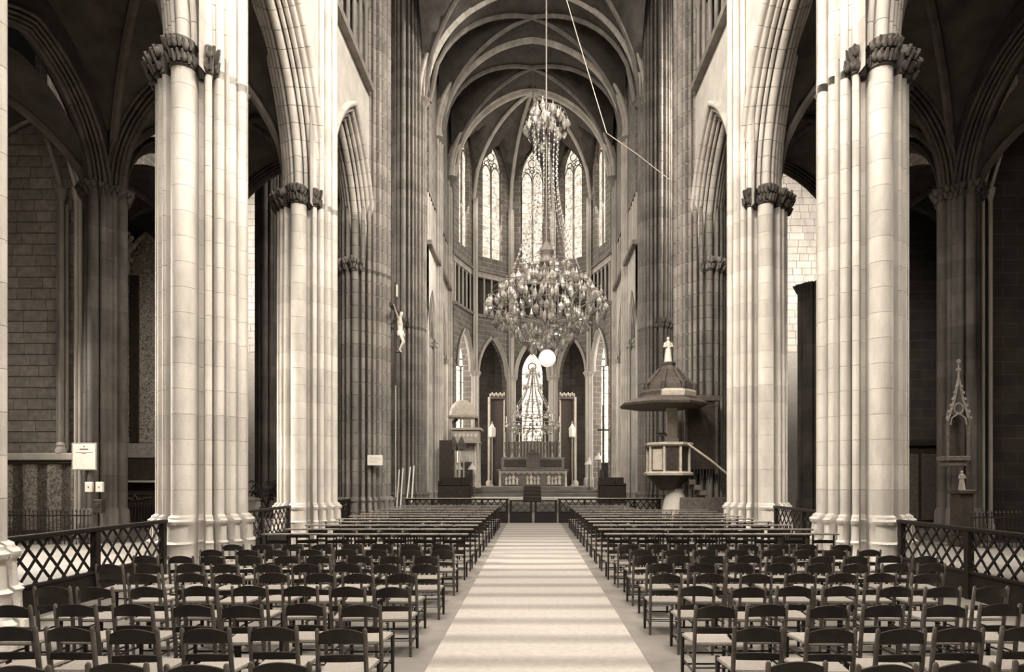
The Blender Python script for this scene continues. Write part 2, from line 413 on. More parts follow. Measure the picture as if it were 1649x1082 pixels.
CH = 0.5
SHAFTS = []
def wall_shafts(sel, wall):
    for (x, y, side, up, z0, top, ch, m, gp) in SHAFTS:
        if not sel(x, y): continue
        rz = 0 if side > 0 else PI
        cu = course_mesh('shaft_course', up, ch, m, gp)
        MB().rings(up, [(z0-0.02, 0.975), (top, 0.975)], False).build('shaft_mortar', 'mortar', wall, True, (x, y, 0), (0, 0, rz))
        z = z0
        while z < top: link('shaft_course', cu, wall, (x, y, z), (0, 0, rz)); z += ch
def pier(label, x, y, side, poly=CL, sc=1.0, m='stone', cap_z=10.05, top=23.0, base_h=1.22, seed=1, group=None, zfloor=0.0, clip=0.42, upper=True, capm=None, ch=CH):
    """side=+1: nave lies towards +X (pier on the crucifix side); -1 mirrored by half a turn"""
    root = thing('clustered_pier', label, 'pier', (x, y, zfloor), 0 if side > 0 else PI, group)
    pl = [(a*sc, b*sc) for a, b in poly]
    mb = MB().rings(pl, [(0, 1.24), (0.30, 1.24), (0.36, 1.17), (0.62, 1.16), (0.66, 1.19), (0.70, 1.13)]); mb.build('plinth', m, root)
    MB().rings(pl, [(0.70, 1.12), (base_h-0.22, 1.10), (base_h-0.18, 1.15), (base_h-0.12, 1.16), (base_h-0.08, 1.09), (base_h-0.04, 1.08), (base_h, 1.0)]).build('base_moulding', m, root)
    MB().rings(pl, [(base_h-0.05, 0.972), (cap_z+0.5, 0.972)], False).build('mortar_core', 'mortar', root)
    gp = 0.006 if m == 'stone' else 0.017
    cm = course_mesh('stone_course', pl, ch, m, gp)
    z = base_h; k = 0
    while z < cap_z - 0.3:
        link('stone_course', cm, root, (0, 0, z)); z += ch
    rest = cap_z - z
    if rest > 0.08: link('stone_course', course_mesh('stone_course', pl, rest, m), root, (0, 0, z))
    sk = (lambda a: abs(a) < math.radians(42)) if clip > -5 else (lambda a: not (-2.4 < a*side < -1.25))
    capital(poly, cap_z, cap_z+0.55, sc, sk, root, capm or m, seed)
    if upper and clip > -5:
        SHAFTS.append((x, y, side, [(max(px, clip), py) for px, py in pl], cap_z+zfloor, top, ch, m, gp))
    elif upper:
        cu = course_mesh('shaft_course', pl, ch, m, gp)
        MB().rings(pl, [(cap_z-0.02, 0.975), (top, 0.975)], False).build('upper_mortar_core', 'mortar', root)
        z = cap_z
        while z < top: link('shaft_course', cu, root, (0, 0, z)); z += ch
    return root

# arch mouldings (w lateral, v radial from the intrados)
def arch_profile(circ, vc, a0=205, a1=335, n=44, core=0.0):
    pts = []
    for i in range(n+1):
        t = math.radians(a0+(a1-a0)*i/n); dx, dy = math.cos(t), math.sin(t); r = core
        for (u, v, rr) in circ:
            for s_ in ((1, -1) if u else (1,)):
                px, py = u*s_, v-vc
                b = dx*px+dy*py; q = b*b-(px*px+py*py-rr*rr)
                if q >= 0: r = max(r, b+math.sqrt(q))
        pts.append((dx*r, vc+dy*r))
    return pts
PROF = arch_profile([(0, 0.15, 0.13), (0.20, 0.20, 0.065), (0.33, 0.33, 0.07), (0.46, 0.47, 0.075), (0.59, 0.64, 0.08)], 0.95, 195, 345, 80, 0.48)
def voussoir_mesh(name, prof, R, dphi, m, sc=1.0, steps=3, gap=0.0012):
    n = len(prof); v = []
    for k in range(steps+1):
        t = gap + (dphi-2*gap)*k/steps
        for (wv, rad) in prof:
            rho = R+rad*sc; v.append((rho*math.cos(t), wv*sc, rho*math.sin(t)))
    f = []
    for k in range(steps):
        for i in range(n-1): f.append((k*n+i, k*n+i+1, (k+1)*n+i+1, (k+1)*n+i))
    f += [tuple(range(n)), tuple(range(steps*n+n-1, steps*n-1, -1))]
    me = bpy.data.meshes.new(name); me.from_pydata(v, [], f); me.materials.append(M[m]); me.shade_smooth(); me.set_sharp_from_angle(angle=math.radians(45)); me.update()
    return me
def moulded_arch(name, label, cat, loc, rz, a, h, prof, m, nv=12, sc=1.0, piece='voussoir', group=None, parent=None):
    R = arcR(a, h); ph = math.acos((R-a)/R)
    if parent is None:
        root = thing(name, label, cat, loc, rz, group); root['kind'] = 'structure'
    else:
        root = parent
    me = voussoir_mesh(piece, prof, R, ph/nv, m, sc)
    for k in range(nv):
        link(piece, me, root, (a-R, 0, 0), (0, -k*ph/nv, 0))
        link(piece, me, root, (R-a, 0, 0), (0, -k*ph/nv, PI))
    vo = max(p[1] for p in prof)*sc; pe = math.acos((R-a)/(R+vo))-ph
    ke = voussoir_mesh('apex_stone', prof, R, pe, m, sc, 2)
    link('apex_stone', ke, root, (a-R, 0, 0), (0, -ph, 0)); link('apex_stone', ke, root, (R-a, 0, 0), (0, -ph, PI))
    return root
def continuous_arch(mb, a, h, prof, sc=1.0, n=16, origin=(0,0,0), rz=0.0):
    R = arcR(a, h); ph = math.acos((R-a)/R); c, s_ = math.cos(rz), math.sin(rz)
    for sg in (1, -1):
        v = []
        for k in range(n+1):
            t = ph*k/n
            for (wv, rad) in prof:
                rho = R+rad*sc; u = sg*((a-R)+rho*math.cos(t)); z = rho*math.sin(t); ww = wv*sc*sg
                v.append((origin[0]+u*c-ww*s_, origin[1]+u*s_+ww*c, origin[2]+z))
        q = len(prof)
        mb.add(v, [(k*q+i, k*q+i+1, (k+1)*q+i+1, (k+1)*q+i) for k in range(n) for i in range(q-1)])
    return mb

# ------------------------------------------------------------------ the shell
PX = 6.95
PY = [6.95, 13.1, 19.2, 25.4, 34.5]
BAYH = 3.05
struct(MB().box(-20.5, 20.5, -7, 56, -0.4, 0).build('floor', 'floor', None, False), 'pale worn stone paving of the church', 'floor')
# raised choir floor and sanctuary steps
st = struct(thing('floor_sanctuary', 'broad pale stone steps climbing to the high altar', 'steps', (0, 0, 0)))
for i, (y0, hw, z0, z1) in enumerate(((35.6, 5.2, 0, 0.50), (37.6, 5.2, 0.50, 0.80), (38.6, 5.0, 0.80, 1.0), (39.6, 4.6, 1.0, 1.2), (40.5, 4.0, 1.2, 1.4))):
    MB().cbox(-hw, hw, y0, 49.0 if i == 0 else 48.2-i*0.3, z0, z1, 0.02).build('step', 'floor' if i != 1 else 'white', st, False)
rn = MB()
for (y0, y1, z0) in ((37.55, 38.58, 0.80), (38.55, 39.58, 1.0), (39.55, 40.48, 1.2), (40.45, 41.6, 1.4)):
    rn.box(-0.55, 0.55, y0, y1, z0, z0+0.02); rn.box(-0.55, 0.55, y0-0.02, y0+0.0, z0-0.3, z0+0.02)
tag(rn.build('stair_carpet', 'darkcloth', None, False), 'dark carpet strip down the middle of the sanctuary steps', 'carpet')

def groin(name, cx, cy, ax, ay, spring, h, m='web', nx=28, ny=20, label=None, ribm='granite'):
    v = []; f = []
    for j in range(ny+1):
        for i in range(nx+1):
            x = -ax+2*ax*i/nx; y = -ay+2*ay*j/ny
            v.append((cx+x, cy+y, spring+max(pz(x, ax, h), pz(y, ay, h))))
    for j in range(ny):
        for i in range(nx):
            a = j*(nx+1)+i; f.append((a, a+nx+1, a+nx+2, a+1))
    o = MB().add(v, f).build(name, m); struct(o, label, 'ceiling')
    # diagonal ribs
    for s_ in (1, -1):
        pts = []
        for k in range(-14, 15):
            t = k/14; pts.append((cx+ax*t, cy+s_*ay*t, spring+max(pz(ax*t, ax, h), pz(ay*t, ay, h))-0.06))
        MB().tube(pts, 0.13, 7).build('rib', ribm, o)
    return o

# nave vault, crossing and choir vault
groin('ceiling', 0, 3.0, 6.3, 6.0, 22.9, 6.1, label='dark nave vault nearest the west front')
groin('ceiling', 0, 17.0, 6.3, 8.4, 22.9, 6.1, label='dark nave vault over the chairs')
groin('ceiling', 0, 29.95, 6.0, 4.5, 22.9, 6.1, label='dark rib vault over the crossing')
groin('ceiling', 0, 36.5, 5.7, 2.0, 22.9, 6.2, label='dark rib vault of the first choir bay')
groin('ceiling', 0, 41.0, 5.6, 2.5, 22.9, 6.2, label='dark rib vault of the choir bay before the apse')
TPROF = arch_profile([(0, 0.14, 0.14), (0.20, 0.20, 0.09), (0.34, 0.34, 0.10)], 0.7, 200, 340, 26, 0.2)
for (yy, hw, lab) in ((25.4, 5.85, 'transverse vault arch at the entry of the crossing'), (34.5, 5.8, 'transverse vault arch between crossing and choir'),
                      (38.5, 5.5, 'moulded transverse vault arch across the choir'), (43.5, 5.3, 'moulded transverse vault arch framing the apse windows')):
    ta = moulded_arch('transverse_arch', lab, 'arch', (0, yy, 22.9), 0, hw, 6.05, TPROF, 'stone', 14, 1.15)
    for s_ in (-1, 1): MB().lathe([(0.08, -0.9), (0.16, -0.8), (0.22, -0.45), (0.45, -0.12), (0.52, -0.05), (0.52, 0.03)], (s_*(hw+0.36), 0, 0), 14).build('corbel_capital', 'granite', ta)

# piers
LAB = {
 (1, 0): 'pale clustered pier at the outer end of the rail before the floral curtain',
 (1, 1): 'massive pale clustered pier next to the notice board, lattice rails on both sides',
 (1, 2): 'pale clustered pier standing in front of the potted palm',
 (1, 3): 'shadowed crossing pier carrying the small white placard and the crucifix',
 (1, 4): 'crossing pier with thin white poles leaning at its foot',
 (-1, 0): 'pale clustered pier at the outer end of the rail beyond the gabled tabernacle',
 (-1, 1): 'massive pale clustered pier beside the aisle with the gabled tabernacle',
 (-1, 2): 'pale clustered pier beside the foot of the pulpit stair',
 (-1, 3): 'dark crossing pier rising behind the pulpit',
 (-1, 4): 'crossing pier between the pulpit and the choir stalls',
}
for side in (1, -1):
    X = -PX*side
    for k, y in enumerate(PY):
        if k < 3: pier(LAB[(side, k)], X, y, side, seed=k*3+side, top=22.9, capm='shade_granite')
        else: pier(LAB[(side, k)], X, y, side, CLX, 1.10 if k == 3 else 1.02, 'granite', seed=k*3+side, top=29.5, upper=True, clip=-9.0)

# arcade arches and spandrel walls of the nave
NM = {0: 'bay nearest the west front', 1: 'first full bay', 2: 'bay next to the crossing'}
for side in (1, -1):
    sn = 'crucifix side' if side > 0 else 'pulpit side'
    wm = MB()
    for k in range(3):
        yc = (PY[k]+PY[k+1])/2
        moulded_arch('arcade_arch', f'pointed moulded arcade arch, {NM[k]}, {sn} of the nave', 'arch', (-PX*side, yc, 10.58), PI/2, 2.2, 4.05, PROF, 'stone', 11)
        arch_wall(wm, yc-BAYH-0.1, yc+(BAYH+0.1 if k < 2 else 2.85), 10.62, 17.0, yc, 2.2, 10.58, 4.05, -0.52, 0.52, None, 12, 0.60)
    wm.v = [(-PX*side+w_, u, z) for (u, w_, z) in wm.v]
    wo_ = struct(wm.build('wall_left' if side > 0 else 'wall_right', 'plaster'), f'pale spandrel wall above the arcade, {sn} of the nave', 'wall')
    wall_shafts(lambda px, py: px*side < 0 and py < 24, wo_)
    # triforium: back wall, colonnettes, string courses
    xf = -PX*side
    tw = MB(); tw.box(min(xf-side*0.5, xf-side*0.35), max(xf-side*0.5, xf-side*0.35), 0, 24.25, 17.0, 20.6)
    tw.box(min(xf-side*0.5, xf+side*0.52), max(xf-side*0.5, xf+side*0.52), 0, 24.25, 20.6, 29.0)
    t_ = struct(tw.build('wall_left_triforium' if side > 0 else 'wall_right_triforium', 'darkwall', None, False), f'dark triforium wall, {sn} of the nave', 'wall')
    MB().box(min(xf+side*0.4, xf+side*0.78), max(xf+side*0.4, xf+side*0.78), 0, 24.2, 17.0, 17.25).build('string_course', 'granite', t_, False)
    cm = MB().cyl((0,0,0), (0,0,3.2), 0.075, None, 8).lathe([(0.075,3.0),(0.14,3.2),(0.14,3.3),(0.0,3.3)]).mesh('colonnette', 'granite')
    for k in range(3):
        for q in range(6):
            link('colonnette', cm, t_, (xf+side*0.46, PY[k]+1.1+q*(6.15-2.2)/5, 17.25))

# aisles: vaults, responds, chapel walls
RX = 13.2
RESP = outline(0.55, [(k*PI/2+math.radians(o), d, r) for k in range(4) for (o, d, r) in ((0, 0.52, 0.15), (28, 0.50, 0.08), (45, 0.46, 0.09), (62, 0.50, 0.08))], 120)
RL = {(1,1): 'dark chapel pier near the floral curtain', (1,2): 'dark chapel pier with offering boxes fixed to it', (1,3): 'tall respond of the aisle seen behind the potted palm',
      (-1,1): 'dark chapel pier out beyond the tabernacle', (-1,2): 'dark chapel pier carrying the gabled tabernacle', (-1,3): 'dark respond of the aisle seen beyond the pulpit stair'}
for side in (1, -1):
    sn = 'crucifix side' if side > 0 else 'pulpit side'
    for k in range(3):
        yc = (PY[k]+PY[k+1])/2
        groin('ceiling', -10.25*side, yc, 2.75, 3.05, 10.8, 4.0, nx=16, ny=16, ribm='shade_granite', label=f'dark aisle vault, {NM[k]}, {sn}')
        groin('ceiling', -15.6*side, yc, 2.3, 3.0, 9.6, 3.4, nx=12, ny=12, ribm='shade_granite', label=f'dark chapel vault, {NM[k]}, {sn}')
        # arch from aisle into chapel
        if k < 2:
            cwm = MB(); arch_wall(cwm, yc-BAYH, yc+BAYH, 10.4, 15.2, yc, 2.35, 10.5, 3.0, -0.3, 0.3, None, 10, 0.4)
            cwm.v = [(-RX*side+w_, u, z) for (u, w_, z) in cwm.v]
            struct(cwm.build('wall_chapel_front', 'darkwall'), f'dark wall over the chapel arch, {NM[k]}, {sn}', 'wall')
        if True:
            moulded_arch('chapel_arch', f'dark moulded arch opening into the side chapel, {NM[k]}, {sn}', 'arch', (-RX*side, yc, 10.5), PI/2, 2.35, 3.0, PROF, 'shade_granite', 9, 0.62)
    for k in (1, 2, 3):
        y = PY[k]
        rx = RX if k < 3 else 12.1
        yy = y if k < 3 else 28.6
        if k == 3 and side < 0: rx = 12.9
        r = thing('chapel_pier', RL[(side, k)], 'pier', (-rx*side, yy, 0), 0 if side > 0 else PI)
        MB().rings(RESP, [(0, 1.2), (0.5, 1.2), (0.6, 1.12), (0.95, 1.1), (1.05, 1.0)]).build('base', 'shade_granite', r)
        MB().rings(RESP, [(1.0, 0.97), (10.6 if k < 3 or side < 0 else 20.5, 0.97)], False).build('mortar_core', 'shade_granite', r)
        cm = course_mesh('stone_course', RESP, 0.5, 'shade_granite')
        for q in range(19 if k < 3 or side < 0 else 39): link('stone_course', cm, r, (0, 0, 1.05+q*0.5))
        if k < 3 or side < 0: capital(RESP, 10.45, 10.85, 1.0, lambda a: False, r, 'shade_granite', 40+k)
        # transverse aisle arch
        if k == 1 or k == 2 or k == 3:
            moulded_arch('aisle_arch', f'dark transverse arch of the aisle, {["", "before the notice board", "beyond the notice board", "next to the transept"][k]}, {sn}', 'arch', (-10.1*side, y, 10.8), 0, 2.45, 3.7, PROF, 'shade_granite', 10, 0.6)
# solid wall over the last aisle arch closing the aisle vault towards the transept
for side in (1, -1):
    mb = MB(); arch_wall(mb, -13.4*side if side > 0 else 7.4, -7.4 if side > 0 else 13.4, 10.4, 17.5, -10.1*side, 2.45, 10.8, 3.7, 25.3, 25.9, None, 10, 0.3)
    struct(mb.build('wall_aisle_end_left' if side > 0 else 'wall_aisle_end_right', 'darkwall', None, False), 'dark wall over the arch from aisle to transept, %s' % ('crucifix side' if side > 0 else 'pulpit side'), 'wall')

# laid stones on a wall that faces the nave's west end (plane y)
BLK = [MB().cbox(0, 1, -0.04, 0, 0, 1, 0.0).mesh('stone_block', 'block', False) for _ in range(1)]
def blockmesh(wd, hg, m='block'):
    return MB().cbox(0, wd-0.022, -0.05, 0.02, 0, hg-0.022, 0.012).mesh('stone_block', m, False)
BW = {}
def laid_wall(parent, x0, x1, z0, z1, y, hg=0.34, wds=(0.42, 0.56, 0.7), m='block', seed=3):
    rnd = random.Random(seed)
    z = z0
    while z + hg <= z1+0.01:
        x = x0 - rnd.random()*0.3
        while x < x1:
            wd = rnd.choice(wds)
            key = (wd, hg, m)
            if key not in BW: BW[key] = blockmesh(wd, hg, m)
            if x >= x0-0.01 and x+wd <= x1+0.05:
                link('stone_block', BW[key], parent, (x, y-rnd.random()*0.012, z))
            elif x < x0 and x+wd > x0+0.1:
                w2 = round(x+wd-x0, 2)
                key = (w2, hg, m)
                if key not in BW: BW[key] = blockmesh(w2, hg, m)
                link('stone_block', BW[key], parent, (x0, y, z))
            else:
                w2 = round(x1-x, 2)
                if w2 > 0.06:
                    key = (w2, hg, m)
                    if key not in BW: BW[key] = blockmesh(w2, hg, m)
                    link('stone_block', BW[key], parent, (x, y, z))
            x += wd
        z += hg

# chapel dividing walls and outer walls
for side in (1, -1):
    sn = 'crucifix side' if side > 0 else 'pulpit side'
    L = 'left' if side > 0 else 'right'
    def bx(mb, xa, xb, *r): return mb.box(min(xa, xb), max(xa, xb), *r)
    d1 = struct(bx(MB(), -13.5*side, -17.9*side, 19.45, 20.2, 0, 13.2).build(f'wall_chapel_{L}', 'mortar' if side > 0 else 'darkwall', None, False), f'coursed stone wall dividing the side chapels, {sn}', 'wall')
    if side > 0: laid_wall(d1, -17.9, -13.5, 2.72, 13.1, 19.45, 0.345, (0.45, 0.6, 0.75), 'block', 5)
    struct(bx(MB(), -13.5*side, -17.9*side, 25.45, 26.1, 0, 13.2).build(f'wall_transept_{L}', 'darkwall', None, False), f'dark wall closing the last chapel, {sn}', 'wall')
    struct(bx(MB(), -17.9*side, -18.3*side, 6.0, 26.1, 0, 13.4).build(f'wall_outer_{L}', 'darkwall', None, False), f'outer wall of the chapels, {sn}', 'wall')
    struct(bx(MB(), -20.3*side, -20.8*side, 26.0, 37.6, 0, 29).build(f'wall_transept_end_{L}', 'wall', None, False), f'end wall of the transept, {sn}', 'wall')
    # transept east wall, lit
    mb = MB(); bx(mb, -12.2*side, -20.5*side, 37.2, 37.8, 0, 22)
    te = struct(mb.build(f'wall_transept_east_{L}', 'mortar', None, False), f'bright coursed east wall of the transept, {sn}', 'wall')
    if side > 0: laid_wall(te, -18.6, -14.4, 9.5, 21.0, 37.2, 0.42, (0.55, 0.7, 0.9), 'stone', 8)
    else: laid_wall(te, 14.6, 18.8, 9.5, 21.0, 37.2, 0.42, (0.55, 0.7, 0.9), 'stone', 9)
    # wall over choir-aisle entrance
    mb = MB(); arch_wall(mb, min(-12.4*side, -7.2*side), max(-12.4*side, -7.2*side), 0, 22, -9.8*side, 2.0, 9.5, 3.2, 37.2, 37.8, None, 10)
    struct(mb.build(f'wall_choir_aisle_{L}', 'darkwall', None, False), f'wall with the arch into the choir aisle, {sn}', 'wall')
struct(MB().box(-20.8, 20.8, -7.4, -6.6, 0, 29).build('wall_west', 'wall', None, False), 'plain west wall closing the nave', 'wall')

# ------------------------------------------------------------------ choir and apse
APY, APO = 43.5, 5.2
for side in (1, -1):
    sn = 'crucifix side' if side > 0 else 'pulpit side'
    L = 'left' if side > 0 else 'right'
    mb = MB(); uw = MB()
    for (ya, yb, a) in ((34.5, 38.5, 1.25), (38.5, 43.5, 1.7)):
        yc = (ya+yb)/2; ya = max(ya, 35.2)
        arch_wall(mb, ya, yb, 10.0 if False else 0, 15.2, yc, a, 10.2, 2.9*a/1.5, -0.45, 0.45, None, 10, 0.35)
        uw.box(ya, yb, -0.45, -0.3, 15.2, 18.2); uw.box(ya, yb, -0.45, 0.45, 18.2, 29.2)
    for q_ in (mb, uw): q_.v = [(-6.3*side+w_*side, u, z) for (u, w_, z) in q_.v]
    cw = struct(mb.build(f'wall_choir_{L}', 'plaster'), f'choir wall with arcade and triforium, {sn}', 'wall')
    uw.build('upper_wall', 'wall', cw, False)
    for (ya, yb, a) in ((34.5, 38.5, 1.25), (38.5, 43.5, 1.7)):
        yc = (ya+yb)/2
        moulded_arch('choir_arch', f'narrow moulded choir arch, {"next to the crossing" if ya < 35 else "next to the apse"}, {sn}', 'arch', (-6.3*side, yc, 10.2), PI/2, a, 2.9*a/1.5, PROF, 'stone', 7, 0.6)
        for q in range(5):
            MB().cyl((-5.95*side, ya+0.8+q*(yb-ya-1.6)/4, 15.2), (-5.95*side, ya+0.8+q*(yb-ya-1.6)/4, 18.2), 0.08, None, 8).build('colonnette', 'stone', cw)
    MB().box(min(-5.85*side, -5.6*side), max(-5.85*side, -5.6*side), 34.6, 43.4, 15.0, 15.25).build('string_course', 'granite', cw, False)
    n0 = len(SHAFTS)
    for (y, wh) in ((38.5, 'in the middle of the choir'), (43.6, 'at the start of the apse')):
        pier(f'slender choir pier {wh}, {sn}', -6.3*side, y, side, CL, 0.85, 'stone', 9.9, 22.9, seed=int(y), clip=0.3, zfloor=0.0)
    wall_shafts(lambda px, py: px*side < 0 and py > 36, cw)
    # outer wall of the choir aisle
    struct(MB().box(min(-11.2*side, -11.8*side), max(-11.2*side, -11.8*side), 37.8, 46, 0, 15).build(f'wall_choir_outer_{L}', 'wall', None, False), f'outer wall of the choir aisle, {sn}', 'wall')
    groin('ceiling', -9.2*side, 41.5, 2.3, 4.2, 10.5, 3.6, nx=14, ny=14, label=f'choir aisle vault, {sn}')

def frame_at(ang, rad):
    """local u to the right seen from the choir, w outwards; ang 0 = straight ahead (+Y), positive to the right"""
    c, s_ = math.cos(ang), math.sin(ang)
    return lambda u, w_, z: (rad*s_+u*c+w_*s_, APY+rad*c-u*s_+w_*c, z)
HWF = APO*math.tan(math.radians(18))
FN = {-72: 'at the crucifix end of the apse', -36: 'beside the axis towards the crucifix side', 0: 'on the axis', 36: 'beside the axis towards the pulpit side', 72: 'at the pulpit end of the apse'}
wn = 0
def lancet_pane(a, spring, h, z0, n=6):
    return [(u, spring+z) for u, z in arch_pts(a, h, n)]
for deg in (-72, -36, 0, 36, 72):
    F = frame_at(math.radians(deg), APO)
    mb = MB()
    arch_wall(mb, -HWF-0.05, HWF+0.05, 0, 14.3, 0, 1.12, 9.9, 2.7, 0, 0.7, None, 10, 0.22)
    arch_wall(mb, -HWF-0.05, HWF+0.05, 17.6, 29.3, 0, 0.88, 25.4, 2.3, 0, 0.5, 18.8, 10, 0.0)
    mb.v = [F(*p) for p in mb.v]
    wl = struct(mb.build('wall_apse', 'wall'), f'apse wall bay {FN[deg]}', 'wall')
    g = MB().box(-HWF-0.05, HWF+0.05, 0.45, 0.7, 14.3, 17.6); g.v = [F(*p) for p in g.v]; g.build('gallery_back', 'darkwall', wl, False)  # shade inside the gallery openings put into the dark wall colour
    for q in range(5): 
        u = -HWF+0.35+q*(2*HWF-0.7)/4
        g = MB().cyl((u, 0.1, 14.3), (u, 0.1, 17.2), 0.07, None, 8); g.v = [F(*p) for p in g.v]; g.build('colonnette', 'stone', wl)
    g = MB().box(-HWF, HWF, 0.0, 0.3, 17.2, 17.6); g.v = [F(*p) for p in g.v]; g.build('gallery_lintel', 'stone', wl, False)
    g = MB().box(-HWF-0.05, HWF+0.05, -0.18, 0.1, 14.15, 14.35); g.box(-HWF-0.05, HWF+0.05, -0.14, 0.1, 17.6, 17.75); g.v = [F(*p) for p in g.v]; g.build('string_course', 'granite', wl, False)
    # arch moulding (one mesh: a few pixels wide)
    g = continuous_arch(MB(), 1.12, 2.7, PROF, 0.36, 12, (0, 0, 9.9))
    g.v = [F(x, y, z) for x, y, z in g.v]; g.build('arch_moulding', 'stone', wl)
    # clerestory window
    wn += 1
    wo = bpy.data.objects.new(f'window_{wn}', None); C.objects.link(wo); wo.location = F(0, 0.25, 18.8)
    struct(wo, f'tall two-light stained glass window of the clerestory {FN[deg]}', 'window')
    base = Vector(wo.location)
    def put(mb, name, m, smooth=False):
        mb.v = [tuple(Vector(F(*p))-base) for p in mb.v]; return mb.build(name, m, wo, smooth)
    for sg in (-1, 1):
        u0, u1 = (0.05, 0.80) if sg > 0 else (-0.80, -0.05)
        for q in range(8):
            za = 18.86+q*0.80; put(MB().box(u0, u1, 0.28, 0.30, za, za+0.77), 'pane', 'glass')
        hp = [(sg*0.425+u, 25.26+z) for u, z in arch_pts(0.375, 0.75, 6)]
        put(MB().add([(u, 0.28, z) for u, z in hp]+[(u, 0.30, z) for u, z in hp], [tuple(range(len(hp))), tuple(range(2*len(hp)-1, len(hp)-1, -1))]), 'pane', 'glass')
        put(MB().tube([(sg*0.425+u, 0.24, 25.26+z) for u, z in arch_pts(0.39, 0.78, 6)], 0.04, 6), 'tracery', 'granite', True)
        for (cu, cz, rr) in ((sg*0.36, 26.12, 0.20),):
            put(MB().tube([(cu+rr*math.cos(2*PI*k/12), 0.24, cz+rr*math.sin(2*PI*k/12)) for k in range(13)], 0.035, 6), 'tracery', 'granite', True)
            put(MB().add([(cu+rr*math.cos(2*PI*k/12), 0.28, cz+rr*math.sin(2*PI*k/12)) for k in range(12)], [tuple(range(12))]), 'pane', 'glass')
    for (cu, cz, rr) in ((0, 26.72, 0.30), (0, 26.08, 0.13), (0, 27.2, 0.11)):
        put(MB().tube([(cu+rr*math.cos(2*PI*k/14), 0.24, cz+rr*math.sin(2*PI*k/14)) for k in range(15)], 0.035, 6), 'tracery', 'granite', True)
        put(MB().add([(cu+rr*math.cos(2*PI*k/14), 0.28, cz+rr*math.sin(2*PI*k/14)) for k in range(14)], [tuple(range(14))]), 'pane', 'glass')
    bp_ = [(u, 25.4+z) for u, z in arch_pts(0.9, 2.35, 8)]
    put(MB().add([(u, 0.34, z) for u, z in bp_], [tuple(range(len(bp_)))]), 'head_pane', 'glass')
    put(MB().tube([(u*0.97, 0.24, z) for u, z in bp_], 0.06, 6), 'tracery', 'granite', True)
    for (cu, cz, rr) in ((-0.62, 25.95, 0.10), (0.62, 25.95, 0.10), (-0.2, 26.38, 0.09), (0.2, 26.38, 0.09)):
        put(MB().tube([(cu+rr*math.cos(2*PI*k/10), 0.25, cz+rr*math.sin(2*PI*k/10)) for k in range(11)], 0.028, 5), 'tracery', 'granite', True)
    put(MB().box(-0.05, 0.05, 0.16, 0.34, 18.8, 26.0), 'mullion', 'granite')
# shafts between the apse bays and the ribs of the apse vault
BOSS = (0, APY, 29.1)
vm = MB()
SPR, VH = 22.9, 6.2
for deg in (-72, -36, 0, 36, 72):
    F = frame_at(math.radians(deg), 0.0)
    nt_, ns = 12, 12; v = []; f = []
    for i in range(nt_+1):
        t = i/nt_
        for j in range(ns+1):
            s_ = -1+2*j/ns
            r = max(pz(t*APO, APO, VH), pz(s_*HWF, HWF, 5.4)*(0.25+0.75*t)+0 if t > 0.0 else VH)
            v.append(F(s_*HWF*t, APO*t, SPR+r))
    for i in range(nt_):
        for j in range(ns):
            a = i*(ns+1)+j; f.append((a, a+1, a+ns+2, a+ns+1))
    vm.add(v, f)
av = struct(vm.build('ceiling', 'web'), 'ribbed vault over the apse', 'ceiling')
for k, deg in enumerate((-90, -54, -18, 18, 54, 90)):
    a = math.radians(deg); VR = APO/math.cos(math.radians(18))
    dx, dy = math.sin(a), math.cos(a)
    pts = [(dx*VR*t, APY+dy*VR*t, SPR+pz(t*APO, APO, VH)-0.1) for t in [i/14 for i in range(15)]]
    MB().tube(pts, 0.14, 8).build('rib', 'stone', av)
    if abs(deg) < 80:
        nm = {-54: 'towards the bishop throne', -18: 'flanking the axis, crucifix side', 18: 'flanking the axis, pulpit side', 54: 'towards the hanging lamps'}[deg]
        r = thing('apse_column', f'slender clustered apse column {nm}', 'column', (dx*(VR-0.08), APY+dy*(VR-0.08), 0), -a)
        sh = outline(0.30, [(math.radians(o), d, rr) for (o, d, rr) in ((-90, 0.30, 0.12), (-50, 0.30, 0.08), (-130, 0.30, 0.08), (-15, 0.3, 0.09), (195, 0.3, 0.09), (60, 0.3, 0.1), (120, 0.3, 0.1))], 72)
        MB().rings(sh, [(0.0, 1.35), (1.9, 1.3), (2.0, 1.0), (9.6, 1.0)]).build('shaft', 'stone', r)
        capital(sh, 9.6, 9.95, 1.0, lambda t: False, r, 'stone', k)
        MB().cyl((0, -0.22, 9.9), (0, -0.22, 22.9), 0.12, None, 10).cyl((0.16, -0.12, 9.9), (0.16, -0.12, 22.9), 0.07, None, 8).cyl((-0.16, -0.12, 9.9), (-0.16, -0.12, 22.9), 0.07, None, 8).build('vault_shaft', 'stone', r)
tag(MB().lathe([(0.02, -0.3), (0.35, -0.2), (0.42, -0.05), (0.3, 0.1), (0.02, 0.15)], (0, APY, 29.0), 16).build('vault_boss', 'stone'), 'carved round boss at the crown of the apse vault', 'boss')

